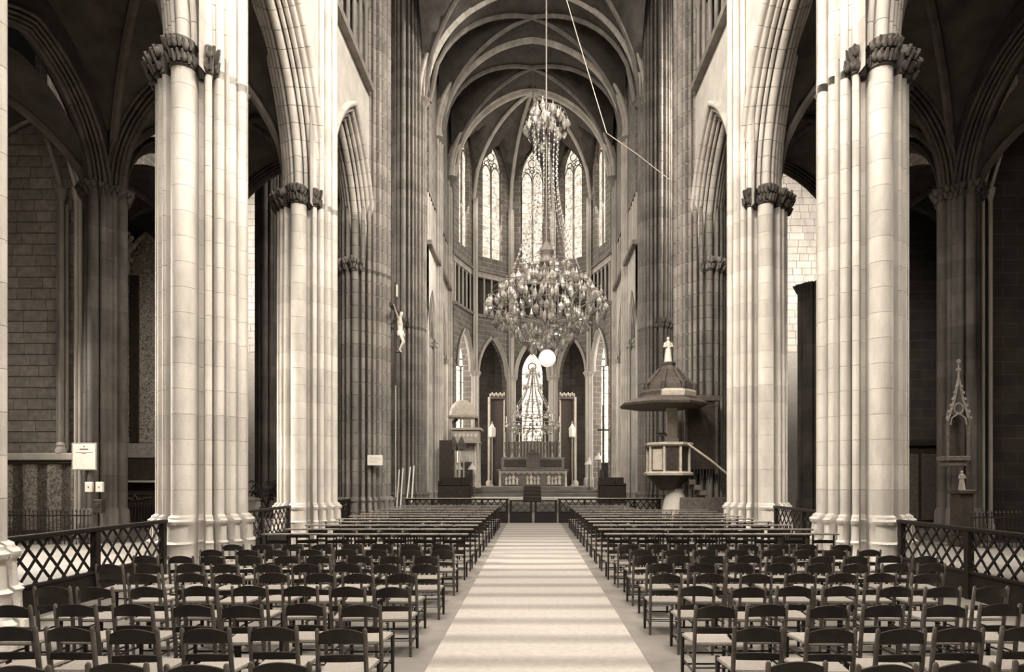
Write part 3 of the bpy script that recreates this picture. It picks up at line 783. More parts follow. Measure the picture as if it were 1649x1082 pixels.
# ambulatory wall with low windows
AR = 9.9
for deg in (-72, -36, 0, 36, 72):
    F = frame_at(math.radians(deg), AR); hw = AR*math.tan(math.radians(18))
    mb = MB(); arch_wall(mb, -hw, hw, 0, 15, 0, 0.9, 10.9, 1.9, 0, 0.5, 3.2, 10)
    mb.v = [F(*p) for p in mb.v]
    struct(mb.build('wall_ambulatory', 'darkwall'), f'ambulatory wall behind the arches {FN[deg]}', 'wall')
    wn += 1
    wo = bpy.data.objects.new(f'window_{wn}', None); C.objects.link(wo); wo.location = F(0, 0.3, 3.2)
    struct(wo, f'bright lower chapel window {FN[deg]}', 'window'); base = Vector(wo.location)
    def put(mb, name, m, smooth=False):
        mb.v = [tuple(Vector(F(*p))-base) for p in mb.v]; return mb.build(name, m, wo, smooth)
    for sg in (-1, 1):
        u0, u1 = (0.03, 0.88) if sg > 0 else (-0.88, -0.03)
        for q in range(8): put(MB().box(u0, u1, 0.28, 0.30, 3.25+q*0.96, 3.25+q*0.96+0.93), 'pane', 'glass_low')
    hp = [(u, 10.95+z) for u, z in arch_pts(0.88, 1.85, 8)]
    put(MB().add([(u, 0.29, z) for u, z in hp], [tuple(range(len(hp)))]), 'pane', 'glass_low')
    put(MB().tube([(0.33*math.cos(2*PI*k/12), 0.22, 11.55+0.33*math.sin(2*PI*k/12)) for k in range(13)], 0.05, 6), 'tracery', 'granite', True)
    put(MB().box(-0.05, 0.05, 0.18, 0.3, 3.2, 11.2), 'mullion', 'granite')
# ambulatory roof
mb = MB(); n = 20
v = []
for i in range(n+1):
    a = -PI/2+PI*i/n
    for (r, z) in ((5.4, 13.8), (7.0, 14.6), (8.6, 14.6), (10.9, 13.2)): v.append((r*math.sin(a), APY+r*math.cos(a), z))
mb.add(v, [(i*4+j, i*4+j+1, (i+1)*4+j+1, (i+1)*4+j) for i in range(n) for j in range(3)])
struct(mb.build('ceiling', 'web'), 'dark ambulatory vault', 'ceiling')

# ------------------------------------------------------------------ chairs
tag(MB().cbox(-1.08, 1.22, 3.0, 26.9, 0.0, 0.012, 0.004).build('aisle_runner', 'runner', None, False), 'pale carpet runner with painted light bands down the middle of the nave', 'runner')

def slat_mesh(name, wd, hg, arch, bow, m, thick=0.018):
    n = 10; v = []
    for i in range(n+1):
        t = -1+2*i/n; x = t*wd/2; y = bow*(1-t*t); top = hg+arch*(1-t*t)
        v += [(x, y-thick/2, 0.25*arch*(1-t*t)), (x, y+thick/2, 0.25*arch*(1-t*t)), (x, y+thick/2, top), (x, y-thick/2, top)]
    f = []
    for i in range(n):
        for k in range(4):
            k2 = (k+1) % 4; f.append((i*4+k, i*4+k2, (i+1)*4+k2, (i+1)*4+k))
    f += [(3,2,1,0), (n*4, n*4+1, n*4+2, n*4+3)]
    return MB().add(v, f).mesh(name, m)
def make_chair():
    """ladder-back church chair, back towards -Y, sitter looks towards +Y"""
    t = thing('rush_chair', 'x', 'chair')
    post = MB().tube([(0,0.03,0), (0,0.0,0.40), (0,-0.05,0.765), (0,-0.052,0.78)], [0.016, 0.02, 0.018, 0.008], 8).mesh('back_post', 'postwood')
    leg = MB().tube([(0,0,0), (0,0,0.36), (0,0,0.425), (0,0,0.43)], [0.016, 0.021, 0.021, 0.012], 8).mesh('leg', 'chairwood')
    for s_ in (-1, 1):
        link('back_post', post, t, (s_*0.185, -0.19, 0)); link('leg', leg, t, (s_*0.205, 0.19, 0))
    n = 8; v = []
    seat = MB()
    poly = [(-0.175,-0.18), (0.175,-0.18), (0.215,0.2), (-0.215,0.2)]
    seat.add([(x*0.97, y*0.97, 0.385) for x, y in poly]+[(x*1.02, y*1.02, 0.40) for x, y in poly]+[(x*1.0, y*1.0, 0.42) for x, y in poly]+[(0,0.01,0.405)],
             [(3,2,1,0)]+[(k*4+i, k*4+(i+1)%4, k*4+4+(i+1)%4, k*4+4+i) for k in range(2) for i in range(4)]+[(8+i, 8+(i+1)%4, 12) for i in range(4)])
    link('seat', seat.mesh('seat', 'rush', False), t)
    top = slat_mesh('back_slat', 0.35, 0.08, 0.045, -0.035, 'chairwood'); low = slat_mesh('back_slat', 0.35, 0.05, 0.012, -0.02, 'chairwood')
    link('back_slat', top, t, (0, -0.234, 0.658)); link('back_slat', low, t, (0, -0.207, 0.51))
    rs = MB().cyl((-0.2,0,0), (0.2,0,0), 0.010, None, 6).mesh('stretcher', 'chairwood')
    ss = MB().cyl((0,-0.19,0), (0,0.19,0), 0.010, None, 6).mesh('stretcher', 'chairwood')
    for y, z in ((0.19, 0.22), (-0.17, 0.18), (0.19, 0.11)): link('stretcher', rs, t, (0, y, z))
    for s_ in (-1, 1): link('stretcher', ss, t, (s_*0.195, 0, 0.15)); link('stretcher', ss, t, (s_*0.195, 0, 0.27))
    return t
def prie_meshes():
    d = {}
    d['post'] = MB().tube([(0,0,0), (0,0,0.45), (0,-0.02,0.87)], [0.017, 0.02, 0.018], 6).mesh('back_post', 'chairwood')
    d['leg'] = MB().tube([(0,0,0), (0,0,0.33)], [0.017, 0.02], 6).mesh('leg', 'chairwood')
    d['rail'] = MB().cbox(-0.27, 0.27, -0.09, 0.07, 0.0, 0.03, 0.008).mesh('arm_rail', 'chairrail', False)
    d['slat'] = slat_mesh('back_slat', 0.40, 0.06, 0.01, 0.0, 'chairwood')
    d['seat'] = MB().cbox(-0.22, 0.22, -0.18, 0.2, 0.31, 0.345, 0.012).mesh('seat', 'rush', False)
    d['str'] = MB().cyl((-0.2,0,0), (0.2,0,0), 0.011, None, 6).mesh('stretcher', 'chairwood')
    return d
M['chairrail'] = mat('worn_rail_wood', (0.20, 0.172, 0.145), 0.3, 0.5, 12, spec=0.6)
PM = prie_meshes()
def make_prie():
    t = thing('kneeling_chair', 'x', 'chair')
    for s_ in (-1, 1):
        link('back_post', PM['post'], t, (s_*0.2, -0.19, 0)); link('leg', PM['leg'], t, (s_*0.2, 0.18, 0))
    link('arm_rail', PM['rail'], t, (0, -0.20, 0.865)); link('back_slat', PM['slat'], t, (0, -0.20, 0.70)); link('back_slat', PM['slat'], t, (0, -0.195, 0.50))
    link('seat', PM['seat'], t)
    for y, z in ((0.18, 0.18), (-0.19, 0.2)): link('stretcher', PM['str'], t, (0, y, z))
    return t
def join_meshes(name, items):
    mb_v, mb_f, mats, mi = [], [], [], []
    for me, loc in items:
        o = len(mb_v); mb_v += [(v.co.x+loc[0], v.co.y+loc[1], v.co.z+loc[2]) for v in me.vertices]
        m = me.materials[0]
        if m not in mats: mats.append(m)
        for p in me.polygons: mb_f.append(tuple(i+o for i in p.vertices)); mi.append(mats.index(m))
    me = bpy.data.meshes.new(name); me.from_pydata(mb_v, [], mb_f)
    for m in mats: me.materials.append(m)
    me.polygons.foreach_set('material_index', mi); me.update(); return me
FARP = join_meshes('kneeling_chair', [(PM['post'], (-0.2,-0.19,0)), (PM['post'], (0.2,-0.19,0)), (PM['leg'], (-0.2,0.18,0)), (PM['leg'], (0.2,0.18,0)), (PM['rail'], (0,-0.2,0.865)),
        (PM['slat'], (0,-0.2,0.70)), (PM['slat'], (0,-0.195,0.5)), (PM['seat'], (0,0,0)), (PM['str'], (0,0.18,0.18))])
rc = random.Random(21)
ORD = ['first','second','third','fourth','fifth','sixth','seventh','eighth','ninth','tenth','eleventh','twelfth']
SN = {-1: 'crucifix side', 1: 'pulpit side'}
first = make_chair(); used = False
ROWS = [3.95, 4.88, 5.78, 6.74, 7.66, 8.52, 9.40, 10.2, 11.0]
for side in (-1, 1):
    for ri, ry in enumerate(ROWS):
        ncol = 9 if ri < 7 else 8
        x0 = 1.55 if side < 0 else 1.72
        for c in range(ncol):
            x = side*(x0+c*0.535)+rc.uniform(-0.035, 0.035)+(0.06 if ri % 2 else -0.04)
            y = ry+0.235+rc.uniform(-0.05, 0.05)
            if abs(x) > 6.0 or (abs(x) > 5.3 and 5.3 < y < 8.3): continue
            if not used: o = first; used = True
            else: o = copy_tree(first)
            o.location = (x, y, 0.0); o.rotation_euler = (0, 0, rc.uniform(-0.06, 0.06))
            tag(o, f'dark rush-seated chair, {ORD[len(ROWS)-1-ri]} row behind the kneeling chairs, {ORD[c]} from runner, {SN[side]}', 'chair', f'rush chairs, {SN[side]}')
prow = [11.9+i*1.12 for i in range(12)]
firstp = make_prie(); used = False
for side in (-1, 1):
    for ri, ry in enumerate(prow):
        ncol = 7 if side < 0 else 8
        x0 = 1.50 if side < 0 else 1.66
        for c in range(ncol):
            x = side*(x0+c*0.562)+rc.uniform(-0.006, 0.006); y = ry+0.2+rc.uniform(-0.03, 0.03)
            if side > 0 and ry > 21.0 and x > 3.9: continue
            near = ry < 17.0
            if near:
                if not used: o = firstp; used = True
                else: o = copy_tree(firstp)
            else: o = link('kneeling_chair', FARP)
            o.location = (x, y, 0.0); o.rotation_euler = (0, 0, rc.uniform(-0.012, 0.012))
            tag(o, f'flat-railed kneeling chair, {ORD[len(prow)-1-ri]} row from the chancel rail, {ORD[c]} from runner, {SN[side]}', 'chair', f'kneeling chairs, {SN[side]}')

# ------------------------------------------------------------------ lattice rails
def lattice(name, label, cat, loc, rz, length, h=1.16, zb=0.46, cell=0.27, posts=2, solid=True, group=None, barw=0.036):
    """rail along local +X from 0 to length"""
    root = thing(name, label, cat, loc, rz, group)
    MB().cbox(-0.03, length+0.03, -0.055, 0.055, h-0.07, h, 0.012).build('top_rail', 'railwood', root, False)
    MB().cbox(0, length, -0.035, 0.035, zb-0.05, zb, 0.008).build('bottom_rail', 'railwood', root, False)
    pm = MB().cbox(-0.05, 0.05, -0.05, 0.05, 0, h-0.07, 0.01).mesh('post', 'railwood', False)
    for k in range(posts): link('post', pm, root, (0.05+(length-0.1)*k/(posts-1), 0, 0))
    if solid: MB().box(0.05, length-0.05, -0.012, 0.012, 0.0, zb-0.05).build('solid_panel', 'railwood', root, False)
    ht = h-0.07-zb; run = 2*cell if ht > 0.5 else cell*1.35
    cache = {}
    def bar(x0, y_, flip):
        """diagonal bar from (x0, zb) rising by run over ht, cut off at the frame"""
        lo, hi = 0.06, length-0.06
        t0 = max(0.0, (lo-x0)/run) if x0 < lo else 0.0; t1 = min(1.0, (hi-x0)/run)
        if t1-t0 < 0.08: return
        key = (round(t0, 3), round(t1, 3))
        if key not in cache:
            xa, xb, za, zc = run*t0, run*t1, ht*t0, ht*t1; q = barw*0.7
            cache[key] = MB().add([(xa-q,-0.008,za),(xa+q,-0.008,za),(xb+q,-0.008,zc),(xb-q,-0.008,zc),(xa-q,0.008,za),(xa+q,0.008,za),(xb+q,0.008,zc),(xb-q,0.008,zc)],
                 [(0,1,2,3),(7,6,5,4),(0,4,5,1),(1,5,6,2),(2,6,7,3),(3,7,4,0)]).mesh('lattice_bar', 'railwood', False)
        if flip: link('lattice_bar', cache[key], root, (length-x0, y_, zb), (0, 0, PI))
        else: link('lattice_bar', cache[key], root, (x0, y_, zb))
    x = 0.08-run
    while x < length-0.1:
        bar(x, -0.012, False); bar(x, 0.012, True); x += cell
    return root
for side in (1, -1):
    sn = SN[-side]
    for k, wh in ((0, 'in front of the floral curtain' if side > 0 else 'in front of the gabled tabernacle'), (1, 'between the two pale piers'), (2, 'running up to the dark crossing pier')):
        y0 = PY[k]+1.2; y1 = PY[k+1]-(1.2 if k < 2 else (1.48 if side > 0 else 3.2))
        lattice('lattice_rail', f'dark diagonal lattice rail {wh}, {sn} of the nave', 'rail', (-7.05*side, y0, 0), PI/2, y1-y0, posts=3)
# chancel rail across the nave and its gate
lattice('chancel_rail', 'long dark lattice rail across the nave end, crucifix side of the gate', 'rail', (-5.5, 27.1, 0), 0, 4.45, 1.06, 0.50, posts=5)
lattice('chancel_rail', 'long dark lattice rail across the nave end, pulpit side of the gate', 'rail', (1.15, 27.1, 0), 0, 4.45, 1.06, 0.50, posts=5)
for o in [o for o in C.objects if o.name.startswith('chancel_rail')]:
    MB().cbox(-0.05, 4.5, -0.10, 0.10, 1.06, 1.085, 0.006).build('communion_ledge', 'palewood', o, False)
for s_ in (-1, 1):
    g = lattice('chancel_gate', 'dark lattice gate leaf at the end of the runner, %s' % SN[s_], 'gate', (-0.98 if s_ < 0 else 0.10, 27.1, 0.0), 0, 0.98, 1.0, 0.50, cell=0.34, posts=2, barw=0.022)

# ------------------------------------------------------------------ big chandelier
CHX, CHY = 0.55, 24.0
ch = thing('chandelier', 'huge crystal chandelier of hanging drops above the nave, globe lamp below it', 'chandelier', (CHX, CHY, 0))
def zpx(y, d): return EYE+(770-y)*d/1000.0
tiers = [(172, 0.55, 0.34), (186, 0.78, 0.42), (202, 0.45, 0.34), (425, 0.95, 0.28), (440, 1.35, 0.28), (455, 1.75, 0.28), (470, 2.1, 0.28), (486, 2.38, 0.28), (500, 2.05, 0.28), (512, 1.7, 0.28), (524, 1.3, 0.28), (536, 0.95, 0.28), (546, 0.62, 0.26)]
drops = [MB().lathe([(0.004, 0.0), (0.022, -0.03), (0.006, -0.07), (0.035, -0.16), (0.06, -0.24), (0.045, -0.32), (0.004, -0.40)], (0,0,0), 6).mesh('crystal_drop', 'crystal', False),
         MB().lathe([(0.004, 0.0), (0.02, -0.03), (0.006, -0.06), (0.075, -0.16), (0.085, -0.22), (0.05, -0.30), (0.004, -0.36)], (0,0,0), 6).mesh('crystal_drop', 'crystal', False)]
rd = random.Random(4); cnt = 0
for (yy, r, sp) in tiers:
    z = zpx(yy, CHY)
    MB().tube([(r*math.cos(2*PI*k/32), r*math.sin(2*PI*k/32), z) for k in range(33)], 0.013, 6).build('ring', 'gilt', ch)
    n = int(2*PI*r/sp) if yy > 300 else int(2*PI*r/0.26)
    for k in range(n):
        a = 2*PI*(k+rd.random()*0.5)/n
        s_ = rd.uniform(0.75, 1.25)*(1.35 if yy < 300 else 1.0)
        jr = r*rd.uniform(0.80, 1.04)
        link('crystal_drop', rd.choice(drops), ch, (jr*math.cos(a), jr*math.sin(a), z+rd.uniform(-0.22, 0.16)), (rd.uniform(-.1, .1), rd.uniform(-.1, .1), a), (s_*1.3, s_*1.3, s_*1.15)); cnt += 1
bead = MB()
for k in range(14):
    a = 2*PI*k/14; st_ = MB()
    p0 = (0.6*math.cos(a), 0.6*math.sin(a), zpx(188, CHY)); p1 = (1.35*math.cos(a), 1.35*math.sin(a), zpx(440, CHY))
    for i in range(34):
        t = i/33; rr = (0.6*(1-t)+1.35*t)-0.75*math.sin(PI*t)**1.0*0.65; z = p0[2]*(1-t)+p1[2]*t
        q = rd.uniform(0.02, 0.045)
        st_.ell((rr*math.cos(a), rr*math.sin(a), z), q, q, q*1.4, 5, 3)
    st_.tube([((0.6*(1-t)+1.35*t-0.75*math.sin(PI*t)*0.65)*math.cos(a), (0.6*(1-t)+1.35*t-0.75*math.sin(PI*t)*0.65)*math.sin(a), p0[2]*(1-t)+p1[2]*t) for t in [i/12 for i in range(13)]], 0.006, 4)
    st_.build('bead_strand', 'crystal', ch)
for k in range(12):
    a = 2*PI*k/12
    MB().tube([(0.1*math.cos(a), 0.1*math.sin(a), zpx(520, CHY)), (1.0*math.cos(a), 1.0*math.sin(a), zpx(512, CHY)), (1.9*math.cos(a), 1.9*math.sin(a), zpx(496, CHY)), (2.38*math.cos(a), 2.38*math.sin(a), zpx(486, CHY))], 0.028, 6).build('arm', 'gilt', ch)
MB().tube([(0.03, 0, zpx(577, CHY)+0.46), (0, 0, zpx(548, CHY)), (0, 0, 28.6)], 0.03, 8).build('stem', 'gilt', ch)
MB().lathe([(0.05, 0.5), (0.2, 0.3), (0.32, 0.1), (0.2, -0.1), (0.28, -0.3), (0.08, -0.5)], (0, 0, zpx(410, CHY)), 12).build('stem_vase', 'gilt', ch)
gl = thing('globe_lamp', 'glowing white opal globe lamp hung below the great chandelier', 'lamp', (CHX+0.03, CHY, zpx(577, CHY)))
MB().ell((0,0,0), 0.335, 0.335, 0.335, 24, 16).build('globe', 'lamp', gl)
MB().lathe([(0.12, 0.30), (0.14, 0.36), (0.05, 0.40), (0.03, 0.44), (0.02, 0.46)], (0,0,0), 12).build('cap', 'gilt', gl)
# hoisting rope from pier to vault
tag(MB().tube([(5.55, 25.0, 13.95), (4.2, 24.6, 14.75), (2.9, 24.2, 15.4)], 0.018, 6).tube([(2.9, 24.2, 15.4), (1.75, 24.2, 19.2), (-0.6, 24.2, 27.2)], 0.018, 6).build('hoisting_rope', 'palewood'), 'thin pale hoisting rope slung from pier to vault', 'rope')

# small chandelier before the axial window
SX, SY = 0.05, 41.0
sc_ = thing('chandelier', 'smaller candle chandelier with glass drops hanging before the axial window', 'chandelier', (SX, SY, 0))
for (yy, r) in ((600, 0.45), (620, 0.62), (645, 0.5), (665, 1.1), (682, 1.75), (692, 1.2), (702, 0.6)):
    z = zpx(yy, SY)
    MB().tube([(r*math.cos(2*PI*k/24), r*math.sin(2*PI*k/24), z) for k in range(25)], 0.022, 5).build('ring', 'gilt', sc_)
    for k in range(max(8, int(2*PI*r/0.42))):
        a = 2*PI*(k+rd.random()*0.4)/max(8, int(2*PI*r/0.42))
        link('crystal_drop', rd.choice(drops), sc_, (r*math.cos(a), r*math.sin(a), z), (0, 0, a), (1.1, 1.1, 0.95))
cdl = MB().cyl((0,0,0), (0,0,0.42), 0.03, None, 6).lathe([(0.02,-0.05),(0.10,0.0),(0.11,0.03),(0.03,0.04)], (0,0,0), 8).mesh('candle', 'white')
for k in range(16):
    a = 2*PI*k/16; r = 1.75 if k % 2 == 0 else 1.1; z = zpx(682 if k % 2 == 0 else 665, SY)
    link('candle', cdl, sc_, (r*math.cos(a), r*math.sin(a), z+0.05))
    MB().tube([(0,0,z-0.35), (r*0.5*math.cos(a), r*0.5*math.sin(a), z-0.3), (r*math.cos(a), r*math.sin(a), z)], 0.02, 5).build('arm', 'gilt', sc_)
for k in range(10):
    a = 2*PI*k/10
    MB().tube([(0.12*math.cos(a), 0.12*math.sin(a), zpx(592, SY)), (0.5*math.cos(a), 0.5*math.sin(a), zpx(630, SY)), (1.75*math.cos(a), 1.75*math.sin(a), zpx(681, SY))], 0.03, 5).build('bead_strand', 'crystal', sc_)
MB().tube([(0, 0, zpx(704, SY)), (0, 0, 29.08)], 0.025, 6).build('stem', 'gilt', sc_)

# ------------------------------------------------------------------ figures
import bmesh
def add_skin_layer(me):
    bm = bmesh.new(); bm.from_mesh(me); bm.verts.layers.skin.verify(); bm.to_mesh(me); bm.free()
def skin_figure(name, nodes, edges, parent, m, loc=(0,0,0), rot=(0,0,0), levels=1):
    keys = list(nodes); idx = {k: i for i, k in enumerate(keys)}
    me = bpy.data.meshes.new(name); me.from_pydata([nodes[k][:3] for k in keys], [(idx[a], idx[b]) for a, b in edges], [])
    me.materials.append(M[m]); add_skin_layer(me)
    o = link(name, me, parent, loc, rot)
    for k in keys:
        d = me.skin_vertices[0].data[idx[k]]; d.radius = (nodes[k][3], nodes[k][4]); d.use_root = (k == 'pelvis')
    sk = o.modifiers.new('skin', 'SKIN'); sk.use_smooth_shade = True
    sb = o.modifiers.new('smooth', 'SUBSURF'); sb.levels = levels; sb.render_levels = levels
    return o

# crucifix on the crossing pier: cross against the shaft, figure facing the nave (+X)
CRX, CRY = -5.52, 25.4
cr = thing('crucifix', 'tall wooden crucifix with pale carved figure on the shadowed crossing pier', 'crucifix', (CRX, CRY, 0))
MB().cbox(-0.10, -0.02, -0.07, 0.07, 5.76, 9.95, 0.01).build('upright', 'darkwood', cr, False)
MB().cbox(-0.10, -0.02, -1.0, 1.0, 8.72, 8.88, 0.01).build('crossbeam', 'darkwood', cr, False)
MB().cbox(-0.02, 0.02, -0.09, 0.09, 9.35, 9.85, 0.004).build('title_board', 'ivory', cr, False)
MB().cyl((-0.06, 0, 1.15), (-0.06, 0, 5.8), 0.022, None, 8).build('support_rod', 'palewood', cr)
MB().cbox(-0.02, 0.10, -0.1, 0.1, 7.08, 7.16, 0.01).build('foot_rest', 'midwood', cr, False)
N = {'pelvis': (0.13, 0, 7.92, 0.105, 0.13), 'waist': (0.12, 0, 8.08, 0.09, 0.115), 'chest': (0.11, 0, 8.32, 0.115, 0.15), 'neck': (0.13, 0, 8.52, 0.05, 0.05),
     'head': (0.18, -0.03, 8.64, 0.085, 0.085), 'crown': (0.20, -0.04, 8.76, 0.06, 0.06)}
E = [('pelvis', 'waist'), ('waist', 'chest'), ('chest', 'neck'), ('neck', 'head'), ('head', 'crown')]
for s_, q in ((-1, 'l'), (1, 'r')):
    N.update({q+'sh': (0.09, s_*0.19, 8.44, 0.06, 0.06), q+'el': (0.05, s_*0.45, 8.62, 0.042, 0.042), q+'wr': (0.03, s_*0.70, 8.80, 0.028, 0.028), q+'ha': (0.02, s_*0.79, 8.84, 0.03, 0.022),
              q+'hip': (0.14, s_*0.08, 7.82, 0.085, 0.085), q+'kn': (0.26, s_*0.07, 7.52, 0.058, 0.06), q+'an': (0.10, s_*0.045, 7.20, 0.036, 0.036), q+'to': (0.17, s_*0.04, 7.10, 0.03, 0.03)})
    E += [('chest', q+'sh'), (q+'sh', q+'el'), (q+'el', q+'wr'), (q+'wr', q+'ha'), ('pelvis', q+'hip'), (q+'hip', q+'kn'), (q+'kn', q+'an'), (q+'an', q+'to')]
fig = skin_figure('carved_figure', N, E, cr, 'ivory', levels=2)
MB().lathe([(0.135, -0.16), (0.15, -0.05), (0.14, 0.04), (0.12, 0.06)], (0.13, 0, 7.92), 14, False).tube([(0.2, 0.12, 7.96), (0.24, 0.2, 7.86), (0.2, 0.2, 7.68)], [0.04, 0.05, 0.02], 6).build('loincloth', 'cloth', cr)

def draped_statue(mb, c, h):
    """small robed standing figure, head, shoulders, sleeves and falling robe"""
    x, y, z = c
    mb.lathe([(0.17*h, 0), (0.155*h, 0.1*h), (0.125*h, 0.35*h), (0.10*h, 0.55*h), (0.125*h, 0.72*h), (0.13*h, 0.78*h), (0.06*h, 0.83*h), (0.04*h, 0.86*h)], c, 12)
    mb.ell((x, y, z+0.925*h), 0.06*h, 0.065*h, 0.078*h, 10, 8)
    for s_ in (-1, 1):
        mb.tube([(x+s_*0.12*h, y, z+0.76*h), (x+s_*0.16*h, y-0.02*h, z+0.60*h), (x+s_*0.07*h, y-0.12*h, z+0.60*h)], [0.045*h, 0.042*h, 0.028*h], 7)
    return mb

# ------------------------------------------------------------------ pulpit
PUX, PUY = 5.1, 23.3
pu = thing('pulpit', 'carved stone and oak pulpit with domed sounding board and stair, against crossing pier', 'pulpit', (PUX, PUY, 0))
def octp(r, n=8, rot=PI/8): return [(r*math.cos(2*PI*k/n+rot), r*math.sin(2*PI*k/n+rot)) for k in range(n)]
o8 = octp(1.0)
MB().lathe([(0.62, 0.0), (0.60, 0.15), (0.52, 0.6), (0.40, 1.15), (0.30, 1.45), (0.34, 1.55)], (0.28, 0.1, 0), 24).build('pedestal', 'stone', pu)
MB().rings(o8, [(1.50, 0.30), (1.75, 0.55), (2.0, 0.78), (2.06, 0.84), (2.12, 0.84)]).build('corbel', 'darkwood', pu, False)
tub = MB().rings(o8, [(2.12, 0.74), (3.14, 0.74)]).build('tub', 'midwood', pu, False)
for k in range(8):
    a0 = PI/8+2*PI*k/8; a1 = a0+2*PI/8
    p0 = Vector((0.78*math.cos(a0), 0.78*math.sin(a0), 0)); p1 = Vector((0.78*math.cos(a1), 0.78*math.sin(a1), 0))
    MB().cyl((p0.x, p0.y, 2.12), (p0.x, p0.y, 3.14), 0.05, None, 8).build('corner_shaft', 'palewood', pu)
    am = (a0+a1)/2; r = 0.735*math.cos(PI/8)
    pn = MB().cbox(-0.20, 0.20, -0.03, 0.03, 2.25, 3.02, 0.012)
    ang = am+PI/2
    pn.build('panel', 'palewood' if 2.8 < am % (2*PI) < 4.2 else 'darkwood', pu, False, (r*math.cos(am), r*math.sin(am), 0), (0, 0, ang))  # light on the left-facing side put into paler panels there
MB().rings(o8, [(2.06, 0.92), (2.14, 0.94), (2.2, 0.84)]).build('base_cornice', 'palewood', pu, False)
MB().rings(o8, [(3.12, 0.82), (3.18, 0.92), (3.25, 0.93), (3.27, 0.86)]).build('hand_rail', 'palewood', pu, False)
lec = MB().cyl((-0.3, -0.3, 3.25), (-0.3, -0.3, 3.5), 0.03, None, 6); lec.add([(-0.5,-0.45,3.5),(-0.12,-0.45,3.5),(-0.12,-0.15,3.62),(-0.5,-0.15,3.62),(-0.5,-0.45,3.53),(-0.12,-0.45,3.53),(-0.12,-0.15,3.65),(-0.5,-0.15,3.65)], [(0,3,2,1),(4,5,6,7),(0,1,5,4),(1,2,6,5),(2,3,7,6),(3,0,4,7)])
lec.build('book_rest', 'darkwood', pu, False)
MB().cbox(0.05, 0.42, 0.35, 0.6, 3.25, 4.72, 0.03).cbox(-0.0, 0.47, 0.32, 0.64, 3.25, 3.5, 0.03).build('back_pilaster', 'palewood', pu, False)
cp = MB().rings([(x-0.12, y) for x, y in octp(1.0)], [(4.62, 1.62), (4.70, 1.66), (4.86, 1.35), (4.92, 0.98), (5.0, 0.96), (5.12, 1.0), (5.2, 0.98)]).build('sounding_board', 'midwood', pu, False)
MB().rings(o8, [(4.94, 1.0), (5.0, 1.02), (5.12, 1.04), (5.2, 1.0)]).build('cornice', 'palewood', pu, False)
dome = MB().rings(o8, [(5.18, 0.86), (5.4, 0.84), (5.65, 0.68), (5.85, 0.45), (6.0, 0.32), (6.15, 0.26), (6.25, 0.30), (6.3, 0.2)]).build('dome', 'midwood', pu, False)
for k in range(8):
    a = 2*PI*k/8+PI/8
    MB().tube([(0.95*math.cos(a), 0.95*math.sin(a), 5.2), (1.0*math.cos(a), 1.0*math.sin(a), 5.42), (0.82*math.cos(a), 0.82*math.sin(a), 5.5), (0.62*math.cos(a), 0.62*math.sin(a), 5.75), (0.36*math.cos(a), 0.36*math.sin(a), 6.05)], [0.07, 0.09, 0.06, 0.06, 0.04], 7).build('scroll_rib', 'midwood', dome)
draped_statue(MB(), (0, 0, 6.3), 0.95).build('finial_statue', 'ivory', pu)
MB().cbox(0.75, 0.85, 0.45, 0.6, 2.1, 5.0, 0.02).cbox(1.9, 2.0, 0.45, 0.6, 2.1, 5.0, 0.02).cbox(0.7, 2.1, 0.42, 0.62, 4.9, 5.12, 0.02).build('back_frame', 'midwood', pu, False)
MB().box(0.85, 1.9, 0.50, 0.55, 2.3, 4.9).build('back_panel', 'darkwood', pu, False)
# stair running away from the tub along the arcade line
for k in range(10):
    MB().cbox(0.65+k*0.2, 0.88+k*0.2, -0.55, 0.25, 0.0 if k > 5 else 1.9-k*0.2-0.18, 1.9-k*0.2, 0.01).build('stair_tread', 'midwood', pu, False)
MB().tube([(0.6, -0.6, 3.2), (1.5, -0.6, 2.55), (2.7, -0.6, 1.55)], 0.04, 8).build('stair_rail', 'palewood', pu)
for k in range(18):
    x = 0.72+k*0.11; zt = 3.12-(x-0.6)*0.74; MB().cyl((x, -0.6, zt-0.78), (x, -0.6, zt), 0.016, None, 6).build('baluster', 'iron', pu)
MB().box(0.3, 2.3, -0.62, -0.56, 0, 1.25).build('stair_side', 'midwood', pu, False)

# ------------------------------------------------------------------ signs and small fittings, crucifix side
def at(x, y, d): return ((x-857)*d/1000.0, d, EYE+(770-y)*d/1000.0)
p = at(604, 741, 24.3)
pl_ = thing('placard', 'small white placard fixed to the shadowed crossing pier', 'sign', p, 0.1)
MB().cbox(-0.29, 0.29, -0.015, 0.015, -0.20, 0.20, 0.005).build('board', 'paper', pl_, False)
for k in range(3): MB().box(-0.2, 0.2-0.1*(k == 2), -0.018, -0.0151, 0.08-k*0.08, 0.095-k*0.08).build('print_line', 'curtain', pl_, False)
p = at(136, 735, 18.5)
nb = thing('notice_board', 'large pale printed notice hung on the chapel shaft above the offering boxes', 'sign', p, 0)
MB().cbox(-0.37, 0.37, -0.015, 0.0, -0.41, 0.41, 0.005).build('frame', 'curtain', nb, False)
MB().box(-0.335, 0.335, -0.02, -0.012, -0.375, 0.375).build('sheet', 'paper', nb, False)
for (z, hw, h) in ((0.29, 0.02, 0.03), (0.2, 0.13, 0.03), (0.115, 0.26, 0.012), (0.08, 0.07, 0.012)): MB().box(-hw, hw, -0.023, -0.0201, z, z+h).build('print_line', 'ink', nb, False)
for x, nm in ((143, 'white offering box with dark keyhole, under the notice board'), (160, 'greyer offering box beside the dark box, under the notice board')):
    p = at(x, 784, 18.4); b = thing('offering_box', nm, 'box', p)
    MB().cbox(-0.1, 0.1, -0.02, 0.06, -0.15, 0.15, 0.01).build('front', 'white' if x == 143 else 'paper', b, False); MB().cyl((0, -0.03, 0), (0, -0.019, 0), 0.018, None, 8).build('keyhole', 'ink', b)
